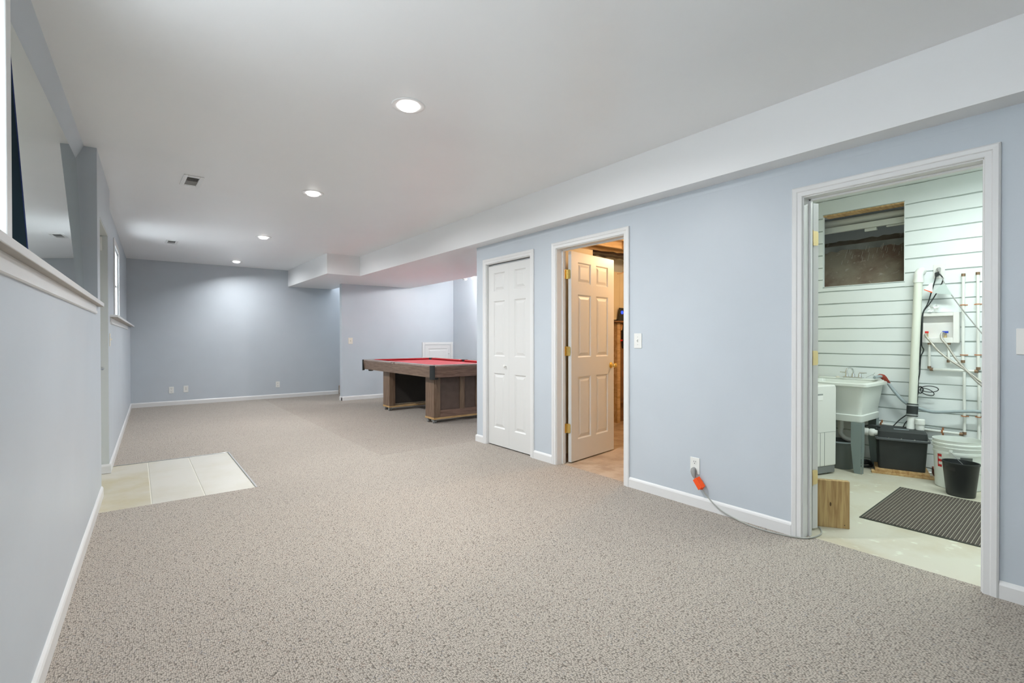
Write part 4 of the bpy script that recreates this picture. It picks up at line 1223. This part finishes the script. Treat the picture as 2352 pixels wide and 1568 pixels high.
# ---- dehumidifier
dh = thing('dehumidifier', 'off-white dehumidifier partly hidden by the laundry door edge', 'dehumidifier', (4.928, 1.738, 0), math.radians(-15.7))
q = MB(); q.prism([(-0.36, 0.075), (0.0, 0.075), (0.004, 0.76), (-0.008, 0.785), (-0.36, 0.785)], 0.0, 0.27, 'y')
q.build('body', M['appliance'], dh, bevel=0.012, seg=3)
q = MB(); q.box(-0.36, -0.008, 0.006, 0.26, 0.012, 0.075); q.build('base', M['grey_plastic'], dh, bevel=0.006)
for x in (-0.32, -0.05):
    for y in (0.05, 0.21):
        q = MB(); q.lathe([(0, 0), (0.014, 0), (0.014, 0.014), (0, 0.014)], (x, y, 0), 'z', 12); q.build('caster', M['rubber'], dh)
q = MB(); q.box(-0.30, -0.17, -0.002, 0.001, 0.700, 0.712); q.build('grip_slot', M['appliance_line'], dh)
q = MB(); q.box(-0.300, -0.17, -0.003, 0.001, 0.655, 0.697); q.build('display', M['white_plastic'], dh, bevel=0.001)
q = MB(); q.box(-0.33, -0.006, -0.0012, 0.001, 0.373, 0.3755); q.box(-0.203, -0.199, -0.0015, 0.001, 0.078, 0.372); q.box(-0.151, -0.147, -0.0015, 0.001, 0.078, 0.372); q.build('door_seams', M['appliance_line'], dh)

# ---- pump box
pu = thing('sewage_pump_box', 'black plastic drain pump box with flanged lid on two boards', 'pump', (5.245, 1.527, 0), math.radians(18))
def prr(x0, x1, y0, y1, z, r): return rrect(x0, x1, y0, y1, z, r, 3)
q = MB(); ring_loft(q, [prr(0.020, 0.245, -0.335, -0.012, 0.042, 0.02), prr(0.006, 0.258, -0.350, -0.002, 0.298, 0.02)]); q.f.append(tuple(range(16))); q.f.append(tuple(range(16, 32)))
q.build('basin', M['pump_black'], pu, smooth=True)
q = MB(); ring_loft(q, [prr(-0.012, 0.272, -0.368, 0.014, 0.298, 0.025), prr(-0.012, 0.272, -0.368, 0.014, 0.318, 0.025)]); q.f.append(tuple(range(16))); q.f.append(tuple(range(16, 32)))
fl_ = q.build('flange', M['flange_grey'], pu, smooth=True, bevel=0.004)
for yy in (-0.35, -0.26, -0.17, -0.085, -0.005):
    b = MB(); b.lathe([(0, 0.318), (0.006, 0.318), (0.006, 0.324), (0, 0.324)], (-0.002, yy, 0), 'z', 8); b.build('bolt', M['chrome'], fl_)
q = MB(); ring_loft(q, [prr(0.004, 0.256, -0.352, -0.002, 0.318, 0.02), prr(0.008, 0.252, -0.348, -0.006, 0.372, 0.02), prr(0.032, 0.238, -0.325, -0.030, 0.394, 0.02)]); q.f.append(tuple(range(16))); q.f.append(tuple(range(32, 48)))
ld_ = q.build('lid', M['pump_lid'], pu, smooth=True)
q = MB(); q.box(0.040, 0.062, -0.225, -0.120, 0.3945, 0.3955); q.build('label', M['label_grey'], ld_)
q = MB(); q.tube(spline([(0.10, -0.03, 0.39), (0.08, 0.01, 0.405), (0.09, 0.06, 0.40), (0.10, 0.10, 0.385)], 4), 0.009, 8); q.build('vent_hose', M['rubber'], ld_, smooth=True)
bd = MB(); bd.box(-0.030, 0.045, -0.395, 0.040, 0.0, 0.020)
tag(bd.build('board', M['pine'], loc=(5.245, 1.527, 0), rotz=math.radians(18), bevel=0.002), 'lower pine board under the front of the pump box', 'board', 'pine boards under the pump box')
bd = MB(); bd.box(-0.012, 0.26, -0.362, 0.015, 0.0205, 0.0415)
tag(bd.build('board', M['pine'], loc=(5.245, 1.527, 0), rotz=math.radians(18), bevel=0.002), 'upper pine board directly beneath the pump box', 'board', 'pine boards under the pump box')
bd = MB(); bd.box(0.09, 0.26, -0.43, -0.40, 0.0, 0.06)
tag(bd.build('brick', mat('red_brick', (0.26, 0.09, 0.05, 1), 0.9, noise=0.3, nscale=30), loc=(5.245, 1.527, 0), rotz=math.radians(18)), 'piece of red brick on the floor right of the pump box', 'brick')

# ---- vent stack
vs_ = thing('vent_pipe', 'thick white vertical drain pipe with black rubber coupling beside the pump box', 'pipe', (0, 0, 0))
q = MB(); q.tube([(5.462, 1.342, 0.37), (5.500, 1.340, 0.52)], 0.031, 24); q.build('lower_pipe', M['pvc_white'], vs_, smooth=True)
q = MB(); q.tube([(5.505, 1.340, 0.58), (5.570, 1.316, 1.735)], 0.031, 24); q.build('upper_pipe', M['pvc'], vs_, smooth=True)
q = MB(); q.tube([(5.494, 1.340, 0.500), (5.507, 1.339, 0.612)], 0.041, 24)
cp = q.build('rubber_coupling', M['rubber'], vs_, smooth=True)
for z in (0.515, 0.598):
    q = MB(); q.tube([(5.4955 + (z - .51) * .12, 1.3395, z - 0.006), (5.4965 + (z - .51) * .12, 1.3395, z + 0.006)], 0.0425, 24); q.build('hose_clamp', M['steel'], cp, smooth=True)
q = MB(); q.tube(spline([(5.570, 1.316, 1.70), (5.570, 1.316, 1.755), (5.582, 1.310, 1.785), (5.605, 1.306, 1.795), (5.63, 1.306, 1.795)], 5), 0.034, 24); q.tube([(5.569, 1.316, 1.690), (5.570, 1.316, 1.722)], 0.038, 24)
q.build('elbow', M['pvc_white'], vs_, smooth=True)
q = MB(); q.tube([(5.462, 1.276, 0.392), (5.462, 1.276, 0.455)], 0.030, 20); q.lathe([(0, 0.442), (0.036, 0.442), (0.036, 0.482), (0.031, 0.488), (0, 0.488)], (5.462, 1.276, 0), 'z', 20)
tag(q.build('capped_pipe', M['pvc_white'], smooth=True), 'small capped white pipe stub on the pump lid', 'pipe')

# ---- washer outlet box
wb_ = thing('washer_box', 'white washing machine supply box with red and blue valves', 'outlet box', (XB, 1.181, 1.286))
q = MB(); W_, H_ = 0.139, 0.132
q.box(-0.060, 0, -W_, -W_ + 0.038, -H_, H_); q.box(-0.060, 0, W_ - 0.022, W_, -H_, H_); q.box(-0.060, 0, -W_ + 0.038, W_ - 0.022, H_ - 0.030, H_); q.box(-0.060, 0, -W_ + 0.038, W_ - 0.022, -H_, -H_ + 0.045)
q.build('frame', M['white_plastic'], wb_, bevel=0.003)
q = MB(); q.box(-0.008, -0.001, -W_ + 0.03, W_ - 0.02, -H_ + 0.04, H_ - 0.028); q.build('recess', M['white_plastic'], wb_)
for y, mm, lab in ((0.080, 'valve_red', 'red valve handle'), (-0.047, 'valve_blue', 'blue valve handle')):
    q = MB(); q.tube([(-0.040, y, -H_ + 0.045), (-0.040, y, -H_ + 0.085)], 0.010, 12); vb = q.build('valve', M['brass_dull'], wb_, smooth=True)
    q = MB(); q.box(-0.050, -0.030, y - (0.012 if mm == 'valve_red' else 0.020), y + (0.012 if mm == 'valve_red' else 0.020), -H_ + 0.085, -H_ + 0.103); h_ = q.build('valve_handle', M[mm], vb, bevel=0.003); h_['label'] = lab
def tubething(name, pts, r, material, label, cat, group=None, n=10, k=7):
    q = MB(); q.tube(spline(pts, k), r, n)
    return tag(q.build(name, material, smooth=True), label, cat, group)
tubething('supply_hose', [(5.585, 1.262, 1.225), (5.560, 1.262, 1.232), (5.535, 1.255, 1.215), (5.505, 1.207, 1.150), (5.50, 1.163, 1.088), (5.50, 1.091, 1.015), (5.50, 0.98, 0.925), (5.50, 0.889, 0.838), (5.45, 0.75, 0.75), (5.40, 0.6, 0.72)], 0.0085, M['braid'], 'braided hose from the red valve, sagging to the right', 'hose', 'washer supply hoses')
tubething('supply_hose', [(5.585, 1.134, 1.225), (5.560, 1.140, 1.240), (5.525, 1.146, 1.232), (5.500, 1.140, 1.19), (5.50, 1.102, 1.130), (5.50, 1.049, 1.026), (5.50, 0.974, 0.920), (5.50, 0.889, 0.812), (5.45, 0.75, 0.72), (5.40, 0.6, 0.68)], 0.0085, M['braid'], 'braided hose from the blue valve, sagging to the right', 'hose', 'washer supply hoses')

# ---- small supply pipes with copper clips
def straight(name, a, b, r, label, ends=((1, 1)), clips=(), material=None):
    t = thing(name, label, 'pipe', (0, 0, 0), group='thin white supply pipes')
    q = MB(); q.tube([a, b], r, 12); q.build('pipe', material or M['pvc_white'], t, smooth=True)
    A_, B_ = Vector(a), Vector(b); d = (B_ - A_).normalized()
    for on, P, s in ((ends[0], A_, 1), (ends[1], B_, -1)):
        if on:
            q = MB(); q.tube([P - d * s * 0.010, P + d * s * 0.013], r * 1.3, 10); q.build('fitting', M['old_brass'], t, smooth=True)
    for c in clips:
        q = MB()
        if abs(d.z) > 0.5:
            q.box(c[0] - r * 1.15, c[0] + r * 0.6, c[1] - r * 1.2, c[1] + r * 1.2, c[2] - 0.004, c[2] + 0.004); q.box(XB - 0.004, XB - 0.001, c[1] - 0.026, c[1] + 0.026, c[2] - 0.004, c[2] + 0.004)
        else:
            q.box(c[0] - r * 1.25, c[0] + r * 0.6, c[1] - 0.006, c[1] + 0.006, c[2] - r * 1.3, c[2] + r * 1.3); q.box(XB - 0.004, XB - 0.001, c[1] - 0.006, c[1] + 0.006, c[2] - 0.034, c[2] + 0.034)
        q.build('pipe_clip', M['copper'], t)
    return t
XP = 5.607
straight('supply_pipe', (XP, 1.022, 1.735), (XP, 1.022, 0.995), 0.011, 'left of the two tall thin pipes beside the washer box', (1, 1), [(XP, 1.022, 1.478), (XP, 1.019, 1.052)])
straight('supply_pipe', (XP, 0.931, 1.738), (XP, 0.925, 0.940), 0.011, 'right of the two tall thin pipes beside the washer box', (1, 1), [(XP, 0.931, 1.480), (XP, 0.928, 1.055)])
straight('supply_pipe', (XP, 1.246, 1.152), (XP, 1.246, 0.935), 0.010, 'short thin pipe dropping from the red valve side of the washer box', (1, 1))
straight('supply_pipe', (XP, 1.115, 1.152), (XP, 1.115, 0.995), 0.010, 'short thin pipe dropping from the blue valve side of the washer box', (1, 1))
straight('supply_pipe', (XP, 1.232, 0.920), (XP, 0.935, 0.918), 0.011, 'horizontal thin pipe running below the washer box', (1, 1))
straight('supply_pipe', (XP, 1.105, 0.985), (XP, 1.035, 0.985), 0.010, 'very short horizontal pipe right of the blue valve drop', (0, 0))
straight('supply_pipe', (XP, 1.013, 0.905), (XP, 1.010, 0.385), 0.0105, 'thin pipe dropping from the horizontal pipe to near the floor', (0, 1), [(XP, 1.011, 0.531)])
straight('supply_pipe', (XP, 0.920, 0.905), (XP, 0.918, 0.02), 0.0105, 'thin pipe at the laundry door right edge dropping to the floor', (0, 0), [(XP, 0.920, 0.535)])
straight('supply_pipe', (XP, 2.30, 0.400), (XP, 1.028, 0.376), 0.011, 'low horizontal thin pipe behind the tub legs and pump box', (0, 1), [(XP, 1.155, 0.379), (XP, 1.60, 0.387)])

# ---- laundry outlet with plugs, cables, tags
outlet('wall_outlet', 'white outlet crowded with plugs high on the laundry wall', (XB, 1.186, 1.782), RW, w=0.080, h=0.125)
q = MB(); q.tube([(XB - 0.008, 1.190, 1.762), (XB - 0.040, 1.192, 1.758), (XB - 0.045, 1.198, 1.735)], [0.016, 0.018, 0.008], 12)
tag(q.build('plug', M['black_plastic'], smooth=True), 'black plug in the lower socket of the laundry outlet', 'plug')
q = MB(); q.tube([(XB - 0.008, 1.186, 1.806), (XB - 0.035, 1.184, 1.800), (XB - 0.045, 1.176, 1.775)], [0.014, 0.015, 0.007], 12)
tag(q.build('plug', M['plug_grey'], smooth=True), 'grey plug in the upper socket of the laundry outlet', 'plug')
tubething('pump_cable', [(5.585, 1.198, 1.735), (5.58, 1.207, 1.686), (5.58, 1.228, 1.60), (5.575, 1.252, 1.50), (5.562, 1.282, 1.42), (5.560, 1.292, 1.30), (5.560, 1.298, 1.15), (5.575, 1.304, 1.05), (5.58, 1.312, 0.98), (5.58, 1.322, 0.88), (5.575, 1.328, 0.79), (5.575, 1.325, 0.732), (5.56, 1.318, 0.66), (5.55, 1.325, 0.60), (5.54, 1.355, 0.54), (5.51, 1.43, 0.46), (5.47, 1.47, 0.398)], 0.0048, M['rubber'], 'black cable hanging from the left of the outlet down to the pump', 'cable', 'black pump cables')
tubething('pump_cable', [(5.585, 1.188, 1.758), (5.57, 1.165, 1.745), (5.575, 1.150, 1.715), (5.58, 1.155, 1.68), (5.58, 1.178, 1.62), (5.58, 1.21, 1.555), (5.58, 1.245, 1.49), (5.562, 1.280, 1.42), (5.555, 1.284, 1.28), (5.56, 1.290, 1.14), (5.58, 1.280, 1.09), (5.58, 1.300, 1.03), (5.585, 1.306, 0.95), (5.58, 1.308, 0.88), (5.58, 1.318, 0.80), (5.57, 1.312, 0.72), (5.56, 1.314, 0.70), (5.55, 1.36, 0.50), (5.52, 1.395, 0.43), (5.48, 1.40, 0.398)], 0.0046, M['rubber'], 'black cable looping right of the outlet and down beside the vent pipe', 'cable', 'black pump cables')
# tied bundle
q = MB()
def loop(cy, cz, a, b, tilt, x, ph=0.0):
    pts_ = []
    for k in range(25):
        t = 2 * PI * k / 24
        u, w = a * math.cos(t) + a, b * math.sin(t)
        pts_.append((x + 0.008 * math.sin(t + ph), cy - (u * math.cos(tilt) - w * math.sin(tilt)), cz + u * math.sin(tilt) + w * math.cos(tilt)))
    return pts_
q.tube(loop(1.300, 0.745, 0.062, 0.026, 0.02, 5.575), 0.0036, 8)
q.tube(loop(1.300, 0.742, 0.052, 0.024, -0.42, 5.567), 0.0036, 8)
q.tube(loop(1.318, 0.735, 0.020, 0.028, 0.0, 5.560), 0.0055, 8)
tag(q.build('cable_bundle', M['rubber'], smooth=True), 'looped and tied spare black cable beside the vent pipe', 'cable')
tubething('grey_cable', [(5.585, 1.176, 1.775), (5.57, 1.150, 1.71), (5.56, 1.118, 1.625), (5.56, 1.02, 1.44), (5.56, 0.903, 1.245), (5.55, 0.75, 1.0)], 0.0042, M['plug_grey'], 'grey cable slanting down right from the laundry outlet', 'cable')
q = MB(); q.hexa([(5.548, 1.160, 1.655), (5.551, 1.160, 1.655), (5.551, 1.134, 1.668), (5.548, 1.134, 1.668), (5.54, 1.212, 1.590), (5.543, 1.212, 1.590), (5.543, 1.080, 1.565), (5.54, 1.080, 1.565)])
tag(q.build('paper_tag', M['tag_grey']), 'grey paper warning tag hanging on the right cable', 'tag')
q = MB(); q.hexa([(5.548, 1.230, 1.675), (5.551, 1.230, 1.675), (5.551, 1.212, 1.680), (5.548, 1.212, 1.680), (5.535, 1.268, 1.622), (5.538, 1.268, 1.622), (5.538, 1.212, 1.592), (5.535, 1.212, 1.592)])
tw = tag(q.build('paper_tag', M['tag_white']), 'white paper tag with an orange edge on the left cable', 'tag')
q = MB(); q.hexa([(5.5335, 1.269, 1.627), (5.5345, 1.269, 1.627), (5.5345, 1.212, 1.599), (5.5335, 1.212, 1.599), (5.5335, 1.269, 1.620), (5.5345, 1.269, 1.620), (5.5345, 1.212, 1.590), (5.5335, 1.212, 1.590)])
q.build('orange_band', M['orange'], tw)
rn = random.Random(9); q = MB(); vs = []
for j in range(5):
    for i in range(6):
        vs.append((5.566 + rn.uniform(-0.012, 0.012), 1.252 - 0.014 * i - 0.004 * j, 1.425 + 0.016 * j + rn.uniform(-0.004, 0.004)))
q.add(vs, [(j * 6 + i, j * 6 + i + 1, j * 6 + i + 7, j * 6 + i + 6) for j in range(4) for i in range(5)])
bgm = q.build('plastic_bag', M['bag']); md = bgm.modifiers.new('solid', 'SOLIDIFY'); md.thickness = 0.002
tag(bgm, 'crumpled clear plastic bag resting on top of the washer box', 'bag')

# ---- bucket, basket, rug, wood block
bu = thing('paint_bucket', 'white five-gallon bucket with red lettering by the laundry wall', 'bucket', (5.250, 0.985, 0))
bu.scale = (1.05, 1.05, 1.03)
q = MB(); q.lathe([(0.0, 0.0), (0.128, 0.0), (0.134, 0.006), (0.143, 0.27), (0.149, 0.27), (0.149, 0.285), (0.1445, 0.288), (0.1445, 0.312), (0.153, 0.314), (0.153, 0.322), (0.146, 0.325), (0.146, 0.338), (0.153, 0.340), (0.153, 0.348), (0.147, 0.351), (0.148, 0.366), (0.151, 0.374), (0.145, 0.374), (0.139, 0.30), (0.126, 0.008), (0.0, 0.008)], n=48)
q.build('body', M['tub'], bu, smooth=True)
q = MB(); q.tube(spline([(-0.150, 0.010, 0.300), (-0.160, 0.004, 0.285), (-0.166, -0.05, 0.225), (-0.150, -0.11, 0.17), (-0.08, -0.15, 0.14), (0.03, -0.160, 0.155), (0.10, -0.13, 0.25), (0.13, -0.08, 0.31)], 6), 0.0018, 6); q.build('wire_handle', M['steel'], bu, smooth=True)
q = MB(); q.box(-0.158, -0.146, 0.0, 0.022, 0.288, 0.306); q.build('handle_lug', M['tub'], bu, bevel=0.003)
# red letter E on the left side of the bucket, lying on its back, wrapped on the surface
def wrap_patch(mb, a0, a1, z0, z1, r0=0.1285, r1=0.1435, n=4, lift=0.0012):
    def rr(z): return 0.134 + (0.143 - 0.134) * (z / 0.27) + lift
    vs = []
    for k in range(n + 1):
        a = a0 + (a1 - a0) * k / n
        for z in (z0, z1):
            vs.append((rr(z) * math.cos(a), rr(z) * math.sin(a), z))
    mb.add(vs, [(2 * k, 2 * k + 2, 2 * k + 3, 2 * k + 1) for k in range(n)])
q = MB(); ac = math.radians(140)
aL, aR = math.radians(137), math.radians(151)
wrap_patch(q, aL, aL + 0.05, 0.160, 0.260)
for z in (0.245, 0.206, 0.165):
    wrap_patch(q, aL, aR, z - 0.003, z + 0.016)
q.build('printed_letter', M['red_print'], bu)
q = MB(); wrap_patch(q, math.radians(196), math.radians(225), 0.232, 0.258); q.build('printed_label', M['label_print'], bu)
q = MB()
for k in range(6): wrap_patch(q, math.radians(190), math.radians(193), 0.05 + 0.028 * k, 0.066 + 0.028 * k, n=1)
q.build('fine_print', M['vent_light'], bu)

bs = thing('waste_basket', 'black oval wastebasket with grip slot in front of the white bucket', 'basket', (4.985, 0.918, 0), math.radians(-14))
q = MB(); q.lathe([(0.0, 0.0), (0.082, 0.0), (0.086, 0.006), (0.110, 0.240), (0.114, 0.246), (0.113, 0.256), (0.107, 0.256), (0.083, 0.010), (0.0, 0.010)], n=44, sx=0.86, sy=1.0)
q.build('body', M['black_plastic'], bs, smooth=True)
q = MB()
def wrapb(mb, a0, a1, z0, z1, n=6):
    vs = []
    for k in range(n + 1):
        a = a0 + (a1 - a0) * k / n
        for z in (z0, z1):
            r = 0.086 + 0.024 * z / 0.24 + 0.0008
            vs.append((r * 0.86 * math.cos(a), r * math.sin(a), z))
    mb.add(vs, [(2 * k, 2 * k + 2, 2 * k + 3, 2 * k + 1) for k in range(n)])
wrapb(q, math.radians(148), math.radians(184), 0.195, 0.222); q.build('grip_slot', M['slot'], bs)

rg = thing('door_rug', 'dark ribbed rug with thin beige stripes on the laundry floor', 'rug', (0, 0, 0))
q = MB(); Rx0, Rx1, Ry0, Ry1 = 3.838, 4.872, 0.36, 1.240
RA = 0.045
def RT(x, y, z): return (x, y + (x - 4.35) * RA, z)
q.hexa([RT(Rx0, Ry0, 0.0005), RT(Rx1, Ry0, 0.0005), RT(Rx1, Ry1, 0.0005), RT(Rx0, Ry1, 0.0005), RT(Rx0, Ry0, 0.005), RT(Rx1, Ry0, 0.005), RT(Rx1, Ry1, 0.005), RT(Rx0, Ry1, 0.005)]); q.build('rubber_back', M['mat_edge'], rg, bevel=0.001, seg=1)
nr = 46; rn = random.Random(2)
for k in range(nr):
    y = Ry0 + 0.014 + (Ry1 - Ry0 - 0.028) * k / nr; w_ = (Ry1 - Ry0 - 0.028) / nr
    q = MB(); q.hexa([RT(Rx0 + 0.014, y + 0.0008, 0.005), RT(Rx1 - 0.014, y + 0.0008, 0.005), RT(Rx1 - 0.014, y + w_ * 0.80, 0.005), RT(Rx0 + 0.014, y + w_ * 0.80, 0.005),
                      RT(Rx0 + 0.016, y + 0.003, 0.0085), RT(Rx1 - 0.016, y + 0.003, 0.0085), RT(Rx1 - 0.016, y + w_ * 0.75, 0.0085), RT(Rx0 + 0.016, y + w_ * 0.75, 0.0085)]); q.build('rib', M['mat_dark'], rg)
    q = MB(); q.hexa([RT(Rx0 + 0.016, y + w_ * 0.80, 0.005), RT(Rx1 - 0.016, y + w_ * 0.80, 0.005), RT(Rx1 - 0.016, y + w_, 0.005), RT(Rx0 + 0.016, y + w_, 0.005),
                      RT(Rx0 + 0.016, y + w_ * 0.82, 0.0068), RT(Rx1 - 0.016, y + w_ * 0.82, 0.0068), RT(Rx1 - 0.016, y + w_ * 0.97, 0.0068), RT(Rx0 + 0.016, y + w_ * 0.97, 0.0068)]); q.build('stripe', M['mat_light'], rg)

wk = thing('wood_block', 'upright offcut of pine board propping the laundry door', 'wood block', (3.446, 1.330, 0), math.atan2(-0.82, 0.57))
q = MB(); q.box(0, 0.187, 0, 0.038, 0, 0.297); q.build('board', M['pine_z'], wk, bevel=0.002)
q = MB(); q.lathe([(0.0, -0.0006), (0.007, -0.0006), (0.007, 0.001), (0, 0.001)], (0.082, 0, 0.148), 'y', 14, 0.7, 1.9); q.build('knot', M['knot'], wk)
q = MB(); q.lathe([(0.0, -0.0006), (0.003, -0.0006), (0.003, 0.001), (0, 0.001)], (0.160, 0, 0.022), 'y', 10); q.build('nail_hole', M['slot'], wk)

# ================================================================== UTILITY ROOM
ub = thing('utility_bulb', 'bare warm light bulb in the utility room', 'light bulb', (4.80, 3.20, 2.34))
q = MB(); q.lathe([(0.0, -0.115), (0.022, -0.108), (0.030, -0.088), (0.026, -0.062), (0.014, -0.040), (0.013, -0.03), (0, -0.03)], n=20)
q.build('bulb', mat('warm_lit_bulb', (1, .8, .5, 1), 0.4, emit=(1.0, 0.62, 0.28, 1), estr=12), ub, smooth=True)
q = MB(); q.lathe([(0, -0.03), (0.020, -0.03), (0.045, -0.004), (0.05, 0), (0, 0)], n=20); q.build('lamp_holder', M['white_plastic'], ub, smooth=True)
q = MB(); q.tube([(0, 0, -0.002), (0, 0, 0.242)], 0.006, 8); q.build('hanging_cord', M['cord_grey'], ub, smooth=True)
ld = bpy.data.lights.new('utility_glow', 'POINT'); ld.energy = UTILITY_POWER; ld.color = (1.0, 0.67, 0.38); ld.shadow_soft_size = 0.06
lo = bpy.data.objects.new('utility_glow', ld); COL.objects.link(lo); lo.parent = ub; lo.location = (0, 0, -0.16)
# joists and subfloor
sf = MB(); sf.box(XI, XB, 2.46, 4.74, 2.58, 2.60)
struct(sf.build('ceiling_utility', M['subfloor']), 'bare board subfloor over the utility room', 'ceiling')
JL = ['pine joist over the utility room nearest the laundry partition', 'second pine joist from the laundry partition in the utility room', 'third pine joist from the laundry partition, above the open door', 'fourth pine joist from the laundry partition, just past the open door', 'fifth pine joist from the laundry partition, above the black duct', 'last pine joist, over the cream panel in the utility room']
for k, y in enumerate([2.62, 3.02, 3.42, 3.82, 4.20, 4.62]):
    q = MB(); q.box(XI + 0.01, XB - 0.01, y - 0.019, y + 0.019, 2.34, 2.58)
    tag(q.build('joist', M['joist'], bevel=0.003), JL[k], 'joist', 'utility room joists')
q = MB(); q.box(4.95, 4.99, 3.84, 4.18, 2.34, 2.56); q.box(4.55, 4.59, 3.44, 3.80, 2.34, 2.56)
tag(q.build('blocking', M['joist']), 'short pine blocking between the utility room joists', 'blocking')
du = MB(); rn = random.Random(4)
pts_ = [(4.10 + 0.07 * i, 4.33 - 0.006 * i + rn.uniform(-0.01, 0.01), 2.262 + rn.uniform(-0.006, 0.006)) for i in range(20)]
du.tube(pts_, [0.040 + rn.uniform(-0.007, 0.007) for _ in pts_], 12)
tag(du.build('wrapped_duct', M['duct_black'], smooth=True), 'black plastic-wrapped duct under the utility room joists', 'duct')
tubething('hanging_wire', [(5.00, 4.10, 2.33), (5.05, 4.10, 2.20), (4.95, 4.06, 2.10), (4.75, 4.0, 2.00), (4.60, 3.95, 1.97)], 0.004, M['brown_board'], 'thin loose wire drooping behind the utility door', 'wire')
# wall board behind the door
YU = 4.74
q = MB(); q.box(5.30, 5.62, YU - 0.05, YU - 0.002, 1.46, 2.14); q.box(5.505, 5.511, YU - 0.052, YU - 0.05, 1.46, 2.14)
tag(q.build('wall_cabinet', M['cream_board'], bevel=0.003), 'cream wall panel glimpsed past the open utility door', 'panel')
q = MB(); q.box(5.30, 5.62, YU - 0.16, YU - 0.002, 1.420, 1.442)
tag(q.build('shelf', M['brown_board'], bevel=0.002), 'narrow brown shelf under the cream panel in the utility room', 'shelf')
ro = thing('wireless_router', 'black upright router with a blue light on the utility shelf', 'router', (5.480, YU - 0.10, 1.442))
q = MB(); q.hexa([(-0.058, -0.02, 0), (0.058, -0.02, 0), (0.058, 0.02, 0), (-0.058, 0.02, 0), (-0.040, -0.012, 0.185), (0.040, -0.012, 0.185), (0.040, 0.012, 0.185), (-0.040, 0.012, 0.185)]); q.build('body', M['black_plastic'], ro, bevel=0.006, seg=3)
q = MB(); q.lathe([(0, -0.002), (0.024, -0.002), (0.024, 0.002), (0, 0.002)], (0.0, -0.0165, 0.120), 'y', 20); q.build('indicator', M['led'], ro)
q = MB(); q.box(5.30, 5.62, YU - 0.03, YU - 0.002, 0.0, 1.42)
tag(q.build('back_board', M['brown_board']), 'brown board below the shelf in the utility room', 'board')
for (x, z0, z1, w, c, nm_, lab) in [(5.478, 1.08, 1.38, 0.022, (0.05, 0.03, 0.02, 1), 'hand_saw', 'dark tool hanging at the left below the utility shelf'),
                              (5.585, 1.05, 1.37, 0.040, (0.025, 0.03, 0.04, 1), 'tool_bag', 'dark blue-black bag hanging at the right below the utility shelf'),
                              (5.535, 1.31, 1.40, 0.045, (0.62, 0.36, 0.17, 1), 'wooden_mallet', 'pale wooden tool head hanging in the middle below the utility shelf')]:
    q = MB(); q.prism([(x - w / 2, z0 + 0.04), (x - w / 4, z0), (x + w / 4, z0), (x + w / 2, z0 + 0.04), (x + w / 2 + 0.006, z1 - 0.02), (x + w / 4, z1), (x - w / 4, z1), (x - w / 2 - 0.004, z1 - 0.02)], YU - 0.062, YU - 0.032, 'y')
    tag(q.build(nm_, mat(nm_ + '_colour', c, 0.6), bevel=0.004), lab, 'tool')
q = MB(); q.tube([(5.50, YU - 0.045, 1.16), (5.57, YU - 0.045, 1.17)], 0.012, 8); q.tube([(5.512, YU - 0.045, 1.10), (5.512, YU - 0.045, 1.30)], 0.010, 8)
tag(q.build('spanner', M['valve_red'], smooth=True), 'small reddish tool hanging beside the dark bag', 'tool')
q = MB(); q.box(5.43, 5.60, YU - 0.09, YU - 0.03, 0.275, 0.297)
tag(q.build('low_shelf', M['orange'] if False else M['brown_board']), 'low orange-lit ledge near the utility room floor', 'shelf')
q = MB(); q.box(5.40, 5.462, YU - 0.10, YU - 0.031, 0.0, 1.41)
tag(q.build('stud', M['joist']), 'upright pine stud below the utility shelf', 'stud')
